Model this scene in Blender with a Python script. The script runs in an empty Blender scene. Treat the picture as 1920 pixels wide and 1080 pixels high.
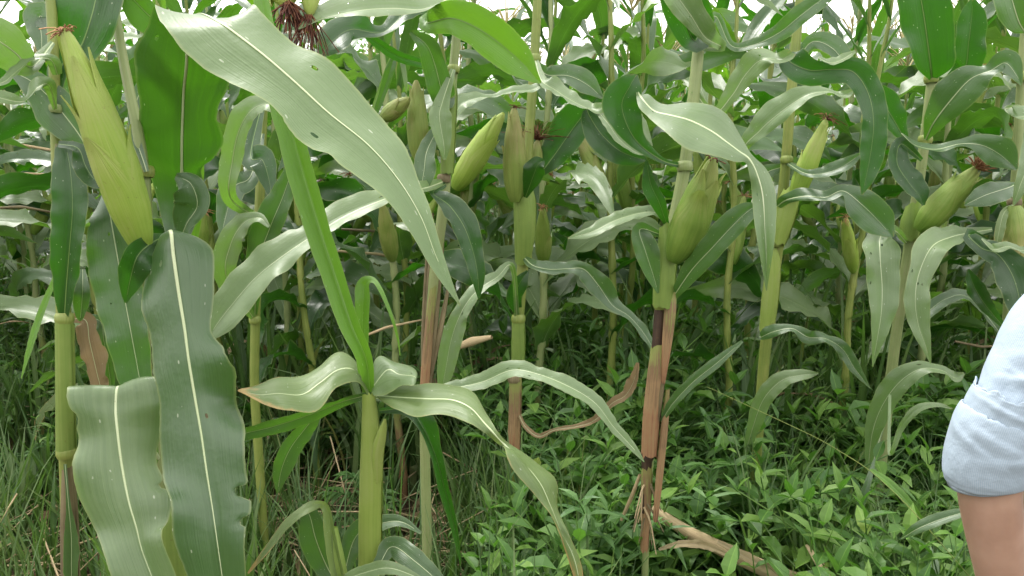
import bpy, math, random
import numpy as np
from mathutils import Vector, Matrix, noise as mnoise
random.seed(7); rng = np.random.default_rng(7)
R = math.radians
scene = bpy.context.scene
COL = scene.collection

# ------------------------------------------------------------------ camera, sky, sun
CAM_H, PITCH, FPX = 1.4, R(12.0), 1450.0
cd = bpy.data.cameras.new('camera'); cam = bpy.data.objects.new('camera', cd); COL.objects.link(cam)
cam.location = (0, 0, CAM_H); cam.rotation_euler = (R(90) - PITCH, 0, 0)
cd.sensor_width = 36; cd.lens = 36 * FPX / 1920; cd.clip_start = 0.05; cd.clip_end = 1000
scene.camera = cam

world = bpy.data.worlds.new('World'); scene.world = world; world.use_nodes = True
wn = world.node_tree; wn.nodes.clear()
wo = wn.nodes.new('ShaderNodeOutputWorld'); bg = wn.nodes.new('ShaderNodeBackground')
sky = wn.nodes.new('ShaderNodeTexSky'); sky.sky_type = 'NISHITA'; sky.sun_disc = False
SUN_EL, SUN_ROT = R(58), R(-35)
sky.sun_elevation = SUN_EL; sky.sun_rotation = SUN_ROT; sky.air_density = 1.0; sky.dust_density = 3.0
hs = wn.nodes.new('ShaderNodeHueSaturation'); hs.inputs['Saturation'].default_value = 0.12
cl = wn.nodes.new('ShaderNodeMix'); cl.data_type = 'RGBA'; cl.inputs[0].default_value = 0.75
cl.inputs[7].default_value = (11.2, 11.0, 10.7, 1)      # even overcast cloud in the units of the sky texture
wn.links.new(sky.outputs[0], hs.inputs['Color']); wn.links.new(hs.outputs[0], cl.inputs[6])
wn.links.new(cl.outputs[2], bg.inputs['Color']); bg.inputs['Strength'].default_value = 0.105
wn.links.new(bg.outputs[0], wo.inputs[0])
sd = bpy.data.lights.new('sun', 'SUN'); sun = bpy.data.objects.new('sun', sd); COL.objects.link(sun)
sd.energy = 1.5; sd.angle = R(10); sd.color = (1, .97, .92)
dirv = Vector((math.cos(SUN_EL) * math.sin(SUN_ROT), math.cos(SUN_EL) * math.cos(SUN_ROT), math.sin(SUN_EL)))
sun.rotation_euler = dirv.to_track_quat('Z', 'Y').to_euler()
vs = scene.view_settings; vs.view_transform = 'Standard'; vs.look = 'None'; vs.gamma = 1; vs.use_curve_mapping = False
vs.exposure = 1.5
scene.cycles.max_bounces = 8; scene.cycles.transmission_bounces = 4; scene.cycles.diffuse_bounces = 4
scene.cycles.use_denoising = True

# ------------------------------------------------------------------ helpers
cam_o = np.array([0, 0, CAM_H]); RIGHT = np.array([1., 0, 0])
FWD = np.array([0, math.cos(PITCH), -math.sin(PITCH)]); UP = np.array([0, math.sin(PITCH), math.cos(PITCH)])
def P(px, py, y):
    """point seen at that pixel of the 1920x1080 photo, at distance y in front of the camera"""
    r = FWD + RIGHT * (px - 960) / FPX + UP * (540 - py) / FPX
    return cam_o + r * (y / r[1])

def tag(o, label=None, cat=None, group=None, kind=None):
    if label: o['label'] = label
    if cat: o['category'] = cat
    if group: o['group'] = group
    if kind: o['kind'] = kind
    return o
def empty(name, loc, label=None, cat=None, group=None):
    o = bpy.data.objects.new(name, None); COL.objects.link(o); o.location = loc; o.empty_display_size = .1
    return tag(o, label, cat, group)
def link(name, me, parent=None):
    o = bpy.data.objects.new(name, me); COL.objects.link(o)
    if parent is not None: o.parent = parent
    return o
def mesh_np(name, V, F, mats, uv=None, smooth=True, fmat=None):
    """V (n,3); F (m,4) or (m,3) int; uv (n,2) per vertex"""
    V = np.asarray(V, dtype=np.float32); F = np.asarray(F, dtype=np.int32)
    me = bpy.data.meshes.new(name); k = F.shape[1]
    me.vertices.add(len(V)); me.vertices.foreach_set('co', V.ravel())
    me.loops.add(F.size); me.loops.foreach_set('vertex_index', F.ravel())
    me.polygons.add(len(F)); me.polygons.foreach_set('loop_start', np.arange(0, F.size, k, dtype=np.int32))
    if uv is not None:
        l = me.uv_layers.new(name='UVMap'); l.data.foreach_set('uv', np.asarray(uv, dtype=np.float32)[F.ravel()].ravel())
    for m in (mats if isinstance(mats, (list, tuple)) else [mats]): me.materials.append(m)
    if fmat is not None: me.polygons.foreach_set('material_index', np.asarray(fmat, dtype=np.int32))
    me.polygons.foreach_set('use_smooth', np.full(len(F), smooth))
    me.update(calc_edges=True); me.validate(); return me
def grid_faces(n, m, close=False):
    """n rows of m verts"""
    i = np.arange(n - 1)[:, None]; mm = m if close else m - 1; j = np.arange(mm)[None, :]
    a = i * m + j; b = i * m + (j + 1) % m
    return np.stack([a, b, b + m, a + m], -1).reshape(-1, 4)
def catmull(K, n):
    K = np.asarray(K, float)
    if len(K) == 2: t = np.linspace(0, 1, n)[:, None]; return K[0] * (1 - t) + K[1] * t
    A = np.vstack([2 * K[0] - K[1], K, 2 * K[-1] - K[-2]])
    seg = np.linalg.norm(np.diff(K[:, :2], axis=0), axis=1) ** .5 + 1e-3
    u = np.concatenate([[0], np.cumsum(seg)]); t = np.linspace(0, u[-1], n)
    k = np.clip(np.searchsorted(u, t, 'right') - 1, 0, len(K) - 2); f = ((t - u[k]) / seg[k])[:, None]
    p0, p1, p2, p3 = A[k], A[k + 1], A[k + 2], A[k + 3]
    return .5 * (2 * p1 + (p2 - p0) * f + (2 * p0 - 5 * p1 + 4 * p2 - p3) * f ** 2 + (3 * p1 - p0 - 3 * p2 + p3) * f ** 3)
def nrm(a): return a / (np.linalg.norm(a, axis=-1, keepdims=True) + 1e-9)
def tube_arrays(pts, rad, sides=10, squash=1.0, ridge=0.0, cap=True):
    pts = np.asarray(pts, float); n = len(pts); rad = np.broadcast_to(np.asarray(rad, float), (n,))
    T = nrm(np.gradient(pts, axis=0)); ref = np.array([0.13, -1, .07]) if abs(T[n // 2][1]) < .85 else np.array([1., .1, 0])
    A = nrm(np.cross(T, ref)); B = np.cross(A, T)
    th = np.linspace(0, 2 * math.pi, sides, endpoint=False)
    rr = rad[:, None] * (1 + ridge * np.cos(th * (sides // 2)))[None, :]
    V = pts[:, None] + A[:, None] * (np.cos(th)[None, :] * rr)[..., None] + B[:, None] * (np.sin(th)[None, :] * rr * squash)[..., None]
    L = np.concatenate([[0], np.cumsum(np.linalg.norm(np.diff(pts, axis=0), axis=1))])
    uv = np.stack(np.broadcast_arrays((th / (2 * math.pi))[None, :], L[:, None]), -1)
    return V.reshape(-1, 3), grid_faces(n, sides, True), uv.reshape(-1, 2)
def join(parts):
    V, F, U, o = [], [], [], 0
    for v, f, u in parts:
        V.append(v); F.append(f + o); U.append(u); o += len(v)
    return np.vstack(V), np.vstack(F), np.vstack(U)

# ------------------------------------------------------------------ materials
class NT:
    def __init__(s, name):
        s.m = bpy.data.materials.new(name); s.m.use_nodes = True; s.t = s.m.node_tree; s.t.nodes.clear()
    def n(s, typ, **kw):
        nd = s.t.nodes.new(typ)
        for k, v in kw.items():
            if k == 'ins':
                for a, b in v.items():
                    if hasattr(b, 'is_output') or isinstance(b, bpy.types.NodeSocket): s.t.links.new(b, nd.inputs[a])
                    else: nd.inputs[a].default_value = b
            else: setattr(nd, k, v)
        return nd
    def math(s, op, a, b=0.0, c=None, clamp=False):
        nd = s.n('ShaderNodeMath', operation=op, use_clamp=clamp)
        for i, v in enumerate([a, b] + ([c] if c is not None else [])):
            if isinstance(v, bpy.types.NodeSocket): s.t.links.new(v, nd.inputs[i])
            else: nd.inputs[i].default_value = v
        return nd.outputs[0]
    def mix(s, f, a, b, bt='MIX'):
        nd = s.n('ShaderNodeMix', data_type='RGBA', blend_type=bt)
        for i, v in ((0, f), (6, a), (7, b)):
            if isinstance(v, bpy.types.NodeSocket): s.t.links.new(v, nd.inputs[i])
            else: nd.inputs[i].default_value = v if i == 0 else (*v, 1)
        return nd.outputs[2]
    def ramp(s, f, stops):
        nd = s.n('ShaderNodeValToRGB'); cr = nd.color_ramp
        while len(cr.elements) < len(stops): cr.elements.new(.5)
        for e, (p, c) in zip(cr.elements, stops): e.position = p; e.color = (*c, 1) if len(c) == 3 else c
        s.t.links.new(f, nd.inputs[0]); return nd.outputs[0]
    def noise(s, vec, scale, detail=3, rough=.55):
        nd = s.n('ShaderNodeTexNoise', ins={'Scale': scale, 'Detail': detail, 'Roughness': rough})
        if vec is not None: s.t.links.new(vec, nd.inputs['Vector'])
        return nd.outputs[0]
    def out(s, shader): o = s.n('ShaderNodeOutputMaterial'); s.t.links.new(shader, o.inputs[0]); return s.m
    def xyz(s, x, y, z=0.0):
        nd = s.n('ShaderNodeCombineXYZ')
        for i, v in enumerate((x, y, z)):
            if isinstance(v, bpy.types.NodeSocket): s.t.links.new(v, nd.inputs[i])
            else: nd.inputs[i].default_value = v
        return nd.outputs[0]

def leaf_material(name, c1, c2, under, trans_c, trans=.32, rough=.42, dry=0.0, rib=True, spec=.5, tip_dry=.25, coat=0.0, holes=0.0):
    """c1 darker, c2 lighter front face; under: back face; yellow/brown tip and margin where dry"""
    t = NT(name); uvn = t.n('ShaderNodeUVMap'); sp = t.n('ShaderNodeSeparateXYZ', ins={0: uvn.outputs[0]})
    u, v = sp.outputs[0], sp.outputs[1]
    oi = t.n('ShaderNodeObjectInfo'); geo = t.n('ShaderNodeNewGeometry'); tc = t.n('ShaderNodeTexCoord')
    rnd = oi.outputs['Random']
    au = t.math('ABSOLUTE', t.math('SUBTRACT', u, .5)); au2 = t.math('MULTIPLY', au, 2.0)
    off = t.math('MULTIPLY', rnd, 37.0)
    veins = t.noise(t.xyz(t.math('MULTIPLY', u, 38.0), t.math('MULTIPLY', v, 1.2), off), 1.0, 2, .6)
    blot = t.noise(t.xyz(t.math('ADD', t.math('MULTIPLY', u, 1.5), off), t.math('MULTIPLY', v, 7.0)), 1.3, 4, .6)
    f = t.math('ADD', t.math('MULTIPLY', blot, .8), t.math('MULTIPLY', t.math('SUBTRACT', rnd, .5), .5), clamp=True)
    base = t.mix(f, c1, c2)
    base = t.mix(t.math('MULTIPLY', t.math('SUBTRACT', veins, .35, clamp=True), .8, clamp=True), base, tuple(min(1, x * 1.6 + .012) for x in c2))
    base = t.mix(t.math('MULTIPLY', geo.outputs['Backfacing'], .9), base, under)
    # margin and tip turning yellow / brown
    edge = t.math('MULTIPLY', t.math('SUBTRACT', au2, .93), 14.0, clamp=True)
    base = t.mix(t.math('MULTIPLY', edge, .55), base, (.32, .36, .14))
    en = t.noise(t.xyz(t.math('MULTIPLY', u, 3.0), t.math('MULTIPLY', v, 9.0), off), 1.6, 4, .7)
    tipf = t.math('MULTIPLY', t.math('SUBTRACT', t.math('ADD', t.math('MULTIPLY', t.math('POWER', v, 6.0), tip_dry * 2), t.math('MULTIPLY', t.math('POWER', au2, 5.0), .30 * tip_dry + dry)), t.math('SUBTRACT', 1.0, en)), 3.0, clamp=True)
    base = t.mix(tipf, base, (.42, .30, .12))
    if rib:
        w = t.math('MULTIPLY', t.math('SUBTRACT', 1.12, v), .017)
        rf = t.math('MULTIPLY', t.math('SUBTRACT', w, au), 90.0, clamp=True)
        base = t.mix(t.math('MULTIPLY', rf, .8), base, tuple(min(.5, x * 2.1 + .05) for x in c2))
    # small pale feeding specks
    vor = t.n('ShaderNodeTexVoronoi', feature='F1', ins={'Vector': t.xyz(t.math('MULTIPLY', u, 16.0), t.math('MULTIPLY', v, 45.0), off), 'Scale': 1.0, 'Randomness': 1.0})
    sel = t.math('GREATER_THAN', t.n('ShaderNodeSeparateColor', ins={0: vor.outputs['Color']}).outputs[0], .91)
    spk = t.math('MULTIPLY', t.math('LESS_THAN', vor.outputs['Distance'], .17), sel)
    base = t.mix(t.math('MULTIPLY', spk, .7), base, (.5, .55, .4))
    bump = t.n('ShaderNodeBump', ins={'Strength': .4, 'Distance': .0015, 'Height': veins})
    cr = t.noise(tc.outputs['Object'], 26.0, 3, .6)
    bump2 = t.n('ShaderNodeBump', ins={'Strength': .25, 'Distance': .006, 'Height': cr, 'Normal': bump.outputs[0]})
    rg = t.math('ADD', rough - .06, t.math('MULTIPLY', blot, .16))
    pb = t.n('ShaderNodeBsdfPrincipled', ins={'Base Color': base, 'Roughness': rg, 'Normal': bump2.outputs[0], 'Specular IOR Level': spec, 'Coat Weight': coat, 'Coat Roughness': .42, 'Coat Normal': bump2.outputs[0]})
    tcol = t.mix(t.math('MULTIPLY', t.math('SUBTRACT', veins, .3, clamp=True), 1.5, clamp=True), trans_c, tuple(x * .55 for x in trans_c))
    tcol = t.mix(tipf, tcol, (.35, .22, .06))
    tr = t.n('ShaderNodeBsdfTranslucent', ins={'Color': tcol, 'Normal': bump2.outputs[0]})
    mx = t.n('ShaderNodeMixShader', ins={0: trans, 1: pb.outputs[0], 2: tr.outputs[0]})
    if not holes: return t.out(mx.outputs[0])
    wob = t.math('MULTIPLY', t.math('SUBTRACT', cr, .5), .30)
    v2 = t.n('ShaderNodeTexVoronoi', feature='F1', ins={'Vector': t.xyz(t.math('MULTIPLY', u, 7.0), t.math('MULTIPLY', v, 26.0), off), 'Scale': 1.0})
    s2 = t.math('GREATER_THAN', t.n('ShaderNodeSeparateColor', ins={0: v2.outputs['Color']}).outputs[1], 1 - holes)
    hl = t.math('MULTIPLY', s2, t.math('LESS_THAN', t.math('ADD', v2.outputs['Distance'], wob), .17))
    mh = t.n('ShaderNodeMixShader', ins={0: hl, 1: mx.outputs[0], 2: t.n('ShaderNodeBsdfTransparent').outputs[0]})
    return t.out(mh.outputs[0])

M = {}
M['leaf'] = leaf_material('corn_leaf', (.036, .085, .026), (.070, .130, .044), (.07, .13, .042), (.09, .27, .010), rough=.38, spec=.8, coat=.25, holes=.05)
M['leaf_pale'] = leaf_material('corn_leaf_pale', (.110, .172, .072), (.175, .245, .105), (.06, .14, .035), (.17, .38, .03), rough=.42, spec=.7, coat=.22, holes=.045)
M['leaf_fold'] = leaf_material('corn_leaf_folded', (.020, .062, .008), (.030, .085, .012), (.155, .225, .095), (.08, .28, .008), rough=.42, spec=.5, trans=.28, coat=.12, holes=.03)  # dark front face holds the backlit underside's shade; under is the pale top
M['leaf_fresh'] = leaf_material('corn_leaf_fresh', (.07, .17, .015), (.12, .25, .03), (.10, .22, .025), (.19, .46, .015), trans=.35, spec=.5, coat=.1)
M['leaf_dark'] = leaf_material('corn_leaf_dark', (.013, .045, .008), (.024, .072, .012), (.03, .08, .016), (.05, .24, .005), rough=.38, spec=.6, coat=.15)  # darker copy of the leaf green, shade of undersides and backlit leaves painted in
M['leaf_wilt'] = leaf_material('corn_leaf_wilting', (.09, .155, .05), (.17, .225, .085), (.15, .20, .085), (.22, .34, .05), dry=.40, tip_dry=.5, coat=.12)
M['leaf_dry'] = leaf_material('corn_leaf_dead', (.17, .115, .06), (.31, .235, .135), (.26, .19, .11), (.24, .16, .07), dry=.12, rough=.7, spec=.2)

M['leaf_straw'] = leaf_material('corn_leaf_bleached', (.40, .31, .18), (.58, .47, .29), (.48, .39, .24), (.3, .22, .1), dry=.05, rough=.7, spec=.2)

def fibre_material(name, stops, rough=.5, scale_u=26, bump=.4, trans=None, spec=.5, grad=0.0):
    """long fibrous skin: stalks, sheaths, husks; streaks run along v"""
    t = NT(name); uvn = t.n('ShaderNodeUVMap'); sp = t.n('ShaderNodeSeparateXYZ', ins={0: uvn.outputs[0]})
    u, v = sp.outputs[0], sp.outputs[1]; oi = t.n('ShaderNodeObjectInfo'); off = t.math('MULTIPLY', oi.outputs['Random'], 31.0)
    st = t.noise(t.xyz(t.math('MULTIPLY', u, scale_u), t.math('MULTIPLY', v, 3.0), off), 1.0, 3, .6)
    tc = t.n('ShaderNodeTexCoord'); bl = t.noise(tc.outputs['Object'], 9.0, 4, .6)
    f = t.math('ADD', t.math('MULTIPLY', st, .45), t.math('MULTIPLY', bl, .6))
    f = t.math('ADD', f, t.math('MULTIPLY', t.math('SUBTRACT', v, .2), grad), clamp=True)
    base = t.ramp(f, stops)
    sk = t.noise(tc.outputs['Object'], 120.0, 2, .7)
    base = t.mix(t.math('MULTIPLY', t.math('SUBTRACT', sk, .66, clamp=True), 4.0, clamp=True), base, (.16, .09, .04))
    bm = t.n('ShaderNodeBump', ins={'Strength': bump, 'Distance': .002, 'Height': st})
    pb = t.n('ShaderNodeBsdfPrincipled', ins={'Base Color': base, 'Roughness': rough, 'Normal': bm.outputs[0], 'Specular IOR Level': spec})
    if trans:
        tr = t.n('ShaderNodeBsdfTranslucent', ins={'Color': (*trans, 1)})
        return t.out(t.n('ShaderNodeMixShader', ins={0: .2, 1: pb.outputs[0], 2: tr.outputs[0]}).outputs[0])
    return t.out(pb.outputs[0])
M['stalk'] = fibre_material('corn_stalk', [(.3, (.11, .16, .03)), (.5, (.19, .24, .05)), (.75, (.30, .31, .09))])
M['stalk_up'] = fibre_material('corn_stalk_upper', [(.3, (.16, .21, .07)), (.55, (.25, .30, .12)), (.8, (.32, .29, .17))])
M['stalk_brown'] = fibre_material('corn_stalk_withered', [(.3, (.055, .038, .02)), (.5, (.14, .11, .055)), (.75, (.28, .23, .125))], rough=.7)
M['sheath'] = fibre_material('corn_sheath', [(.28, (.20, .30, .05)), (.5, (.30, .40, .085)), (.75, (.37, .42, .15))], trans=(.3, .42, .06))
M['sheath_green'] = fibre_material('corn_sheath_green', [(.3, (.14, .23, .045)), (.55, (.22, .31, .07)), (.8, (.33, .37, .12))], trans=(.25, .4, .05))
M['sheath_red'] = fibre_material('corn_sheath_reddish', [(.24, (.10, .045, .03)), (.38, (.30, .155, .08)), (.50, (.31, .20, .10)), (.60, (.20, .12, .065)), (.70, (.24, .25, .075)), (.85, (.20, .27, .06))], rough=.6, grad=.9)
M['node_dark'] = fibre_material('corn_node_dark', [(.3, (.022, .013, .010)), (.55, (.055, .032, .022)), (.75, (.15, .09, .05))], rough=.5)
M['husk'] = fibre_material('corn_husk', [(.28, (.20, .34, .04)), (.5, (.32, .46, .07)), (.74, (.43, .49, .15)), (.98, (.34, .23, .10))], scale_u=34, bump=1.0, grad=.8, trans=(.4, .5, .08))
M['husk_green'] = fibre_material('corn_husk_green', [(.28, (.11, .21, .028)), (.5, (.19, .30, .045)), (.74, (.31, .36, .10)), (.98, (.30, .20, .09))], scale_u=34, bump=1.0, grad=.8, trans=(.28, .4, .05))
M['husk_old'] = fibre_material('corn_husk_yellowing', [(.28, (.15, .24, .045)), (.5, (.25, .33, .07)), (.74, (.38, .34, .14)), (.98, (.28, .18, .09))], scale_u=34, bump=1.0, grad=.8, trans=(.3, .3, .08))
M['straw'] = fibre_material('dead_straw', [(.3, (.30, .21, .12)), (.55, (.48, .37, .22)), (.8, (.60, .50, .33))], rough=.75, spec=.2)
M['rib_green'] = fibre_material('leaf_midrib_underside', [(.3, (.10, .19, .04)), (.6, (.16, .26, .07)), (.8, (.22, .32, .10))], rough=.4, bump=.1)
M['rib'] = fibre_material('leaf_midrib', [(.3, (.36, .44, .22)), (.6, (.46, .53, .31)), (.8, (.54, .58, .38))], rough=.4, bump=.1)

def plain(name, stops, scale=20, rough=.8, bump=.0, spec=.3):
    t = NT(name); tc = t.n('ShaderNodeTexCoord'); nz = t.noise(tc.outputs['Object'], scale, 4, .65)
    bm = t.n('ShaderNodeBump', ins={'Strength': bump, 'Distance': .01, 'Height': nz})
    return t.out(t.n('ShaderNodeBsdfPrincipled', ins={'Base Color': t.ramp(nz, stops), 'Roughness': rough, 'Normal': bm.outputs[0], 'Specular IOR Level': spec}).outputs[0])
M['silk'] = plain('corn_silk', [(.3, (.035, .012, .010)), (.5, (.12, .04, .025)), (.7, (.28, .13, .06))], 60)
M['silk_light'] = plain('corn_silk_light', [(.3, (.14, .05, .03)), (.5, (.30, .15, .07)), (.7, (.45, .30, .14))], 60)
M['tassel'] = plain('corn_tassel', [(.3, (.22, .20, .08)), (.6, (.38, .33, .16))], 40)

def weed_material(name, a, b, c, trans_c, trans=.3, rough=.5):
    t = NT(name); geo = t.n('ShaderNodeNewGeometry'); oi = t.n('ShaderNodeObjectInfo'); tc = t.n('ShaderNodeTexCoord')
    f = t.math('ADD', t.math('MULTIPLY', geo.outputs['Random Per Island'], .75), t.math('MULTIPLY', oi.outputs['Random'], .25))
    big = t.noise(geo.outputs['Position'], 2.2, 3)
    f = t.math('ADD', f, t.math('MULTIPLY', t.math('SUBTRACT', big, .5), .9), clamp=True)
    base = t.ramp(f, [(0, a), (.45, b), (.9, c), (1.0, (c[0] * 1.7, c[1] * 1.15, c[2]))])
    uvn = t.n('ShaderNodeUVMap'); sp = t.n('ShaderNodeSeparateXYZ', ins={0: uvn.outputs[0]})
    au = t.math('ABSOLUTE', t.math('SUBTRACT', sp.outputs[0], .5))
    base = t.mix(t.math('MULTIPLY', t.math('SUBTRACT', .05, au), 8.0, clamp=True), base, tuple(min(1, x * 1.8) for x in c))
    pb = t.n('ShaderNodeBsdfPrincipled', ins={'Base Color': base, 'Roughness': rough, 'Specular IOR Level': .45})
    tr = t.n('ShaderNodeBsdfTranslucent', ins={'Color': (*trans_c, 1)})
    return t.out(t.n('ShaderNodeMixShader', ins={0: trans, 1: pb.outputs[0], 2: tr.outputs[0]}).outputs[0])
M['weed'] = weed_material('weed_leaf', (.032, .088, .016), (.078, .175, .032), (.17, .29, .055), (.13, .36, .028))
M['weed_ferny'] = weed_material('ferny_weed_leaf', (.05, .12, .035), (.09, .19, .05), (.13, .25, .07), (.15, .36, .05))
M['grass'] = weed_material('grass_blade', (.035, .08, .020), (.070, .135, .038), (.15, .21, .075), (.13, .28, .035))
M['weed_stem'] = plain('weed_stem', [(.3, (.08, .14, .04)), (.6, (.16, .20, .07))], 30)
t = NT('soil'); tc = t.n('ShaderNodeTexCoord'); a = t.noise(tc.outputs['Object'], 3.0, 6, .65); b = t.noise(tc.outputs['Object'], 45.0, 5, .7)
col = t.mix(t.math('MULTIPLY', b, .8), t.ramp(a, [(.3, (.045, .03, .02)), (.5, (.085, .055, .036)), (.7, (.06, .06, .028))]), (.13, .095, .06))
bm = t.n('ShaderNodeBump', ins={'Strength': .8, 'Distance': .03, 'Height': b})
M['soil'] = t.out(t.n('ShaderNodeBsdfPrincipled', ins={'Base Color': col, 'Roughness': .95, 'Normal': bm.outputs[0], 'Specular IOR Level': .1}).outputs[0])

# ------------------------------------------------------------------ ground
def gz(x, y): return 0.05 * mnoise.noise(Vector((x * .8, y * .8, 3.1))) + 0.02 * mnoise.noise(Vector((x * 3, y * 3, 1.7)))
def axis_vals(lim, near, step):
    a = list(np.arange(0, near, step)); s = step
    while a[-1] < lim: s *= 1.35; a.append(a[-1] + s)
    return np.array(sorted([-x for x in a[1:]] + a))
ax = axis_vals(600, 7, .16); ay = axis_vals(600, 7, .16) + 4
GX, GY = np.meshgrid(ax, ay)
GZ = np.array([[gz(x, y) if abs(x) < 30 and abs(y) < 40 else 0 for x in ax] for y in ay])
V = np.stack([GX, GY, GZ], -1).reshape(-1, 3)
g = link('ground', mesh_np('ground', V, grid_faces(len(ay), len(ax)), M['soil'], uv=V[:, :2]))
tag(g, 'dark brown field soil littered with straw under the corn', kind='structure')

# ------------------------------------------------------------------ ribbons = leaves
def build_ribbon(L, Mi, Rr, n, m=9, ruffle=.0, freq=8, bulge=.06, seed=0, ragged=.03, bites=(), width=None):
    """L, Mi, Rr (n,3) edges and midrib; returns V,F,UV.  rows run base to tip"""
    r = np.random.default_rng(seed); s = np.linspace(0, 1, n)
    wid = np.linalg.norm(L - Mi, axis=1) + np.linalg.norm(Rr - Mi, axis=1)
    seglen = np.concatenate([[0], np.cumsum(np.linalg.norm(np.diff(Mi, axis=0), axis=1))]); tot = seglen[-1] + 1e-6
    T = nrm(np.gradient(Mi, axis=0)); N = nrm(np.cross(T, nrm(L - Rr)))
    us = np.linspace(-1, 1, m); V = np.zeros((n, m, 3)); uv = np.zeros((n, m, 2))
    ph = r.uniform(0, 6.28, 4)
    q = seglen / max(wid.max(), .01)
    rag = [1 + ragged * (np.sin(q * 3.1 + p) + .6 * np.sin(q * 7.7 + 2 * p) + .35 * r.standard_normal(n)) for p in ph[:2]]
    rag = [x.copy() for x in rag]
    for (bs, side, depth, bw) in bites:
        k = 0 if side < 0 else 1
        rag[k] *= 1 - depth * np.exp(-((s - bs) / bw) ** 4)
    for j, u in enumerate(us):
        E = L if u < 0 else Rr; au = abs(u); k = 0 if u < 0 else 1
        fac = au * (1 + (rag[k] - 1) * au ** 3)
        p = Mi + (E - Mi) * fac[:, None]
        rf = ruffle * 1.5 * wid * au ** 2.2 * (np.sin(q * freq * .55 + 1.6 * np.sin(q * 1.7 + ph[k]) + ph[2 + k]) * (.6 + .5 * np.sin(q * 1.3 + ph[1 - k])) + .35 * np.sin(q * freq * 1.37 + ph[k])) * np.clip(np.minimum(s * 6, 1), 0, 1)
        bl = bulge * wid * (au * (1 - au)) * 2
        V[:, j] = p + N * (rf + bl)[:, None]
        uv[:, j, 0] = (u + 1) / 2; uv[:, j, 1] = seglen / tot
    return V.reshape(-1, 3), grid_faces(n, m), uv.reshape(-1, 2)

_seed = [100]
def add_leaf(parent, L, Mi, Rr, mat='leaf', ruffle=.045, freq=7, bulge=.06, rib=True, ragged=.02, bites=(), name='leaf', label=None, ribw=.0042, rib_mat=None):
    n = len(Mi); _seed[0] += 1
    V, F, uv = build_ribbon(L, Mi, Rr, n, 11, ruffle, freq, bulge, _seed[0], ragged, bites)
    o0 = np.array(parent.location) if parent is not None else np.zeros(3)
    ob = link(name, mesh_np(name, V - o0, F, M[mat], uv), parent)
    if label: ob['label'] = label
    if rib:
        wid = np.linalg.norm(L - Rr, axis=1); k = max(6, int(n * .94)); r0 = min(ribw, .022 * wid.max())
        rad = np.minimum(np.linspace(r0, .0004, k), wid[:k] * .2 + .0002)
        T = nrm(np.gradient(Mi, axis=0)); N = nrm(np.cross(T, nrm(L - Rr))); B = np.cross(N, T)
        th = np.linspace(0, 2 * math.pi, 6, endpoint=False)
        VV = Mi[:k, None] + B[:k, None] * (np.cos(th)[None] * rad[:, None])[..., None] + N[:k, None] * (np.sin(th)[None] * rad[:, None] * .42)[..., None]
        uu = np.stack(np.broadcast_arrays((th / 6.28)[None, :], np.linspace(0, 1, k)[:, None]), -1).reshape(-1, 2)
        link('midrib', mesh_np('midrib', VV.reshape(-1, 3) - o0, grid_faces(k, 6, True), M[rib_mat or 'rib_green' if rib_mat or mat in ('leaf_dark', 'leaf_fold', 'leaf_fresh') else 'rib'], uu), ob)
    return ob

def strip(parent, st, mat='leaf', n=46, **kw):
    """st: (px, py, y, WL, WR, roll, v)  WL, WR half widths in photo px left/right of the way the leaf runs; roll, v in degrees"""
    K = []
    for s in st:
        s = list(s); x, y, d = s[:3]; wl = s[3]; wr = s[4] if len(s) > 4 and s[4] is not None else wl
        roll = s[5] if len(s) > 5 else 0; vv = s[6] if len(s) > 6 else 14
        K.append([x, y, d, wl, wr, roll, vv])
    C = catmull(K, n); Mi = np.array([P(c[0], c[1], c[2]) for c in C])
    T = nrm(np.gradient(C[:, :2], axis=0)); perp = np.stack([T[:, 1], -T[:, 0]], 1)      # left of travel, image axes (y down)
    sc = C[:, 2] / FPX
    def edge(sign, W, ang):
        a = np.radians(ang); w = np.maximum(W, .3) * sc * sign
        side = RIGHT[None] * perp[:, :1] - UP[None] * perp[:, 1:2]
        return Mi + side * (w * np.cos(a))[:, None] + FWD[None] * (w * np.sin(a))[:, None]
    L = edge(1, C[:, 3], C[:, 5] - C[:, 6]); Rr = edge(-1, C[:, 4], C[:, 5] + C[:, 6])
    return add_leaf(parent, L, Mi, Rr, mat, **kw)

def traced(parent, st, mat='leaf', n=60, **kw):
    """st rows: (lx,ly,ld, mx,my,md, rx,ry,rd)"""
    st = np.array(st, float)
    order = np.concatenate([st[:, 3:6], st[:, 0:3], st[:, 6:9]], 1); C = catmull(order, n)
    Mi = np.array([P(*c[:3]) for c in C]); L = np.array([P(*c[3:6]) for c in C]); Rr = np.array([P(*c[6:9]) for c in C])
    return add_leaf(parent, L, Mi, Rr, mat, **kw)

def tri(rows):
    """(lx,ly, mx,my, rx,ry, d [, dl, dr])  dl, dr edge depth offsets"""
    o = []
    for r in rows:
        dl = r[7] if len(r) > 7 else -.01; dr = r[8] if len(r) > 8 else dl
        o.append((r[0], r[1], r[6] + dl, r[2], r[3], r[6], r[4], r[5], r[6] + dr))
    return o

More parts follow.
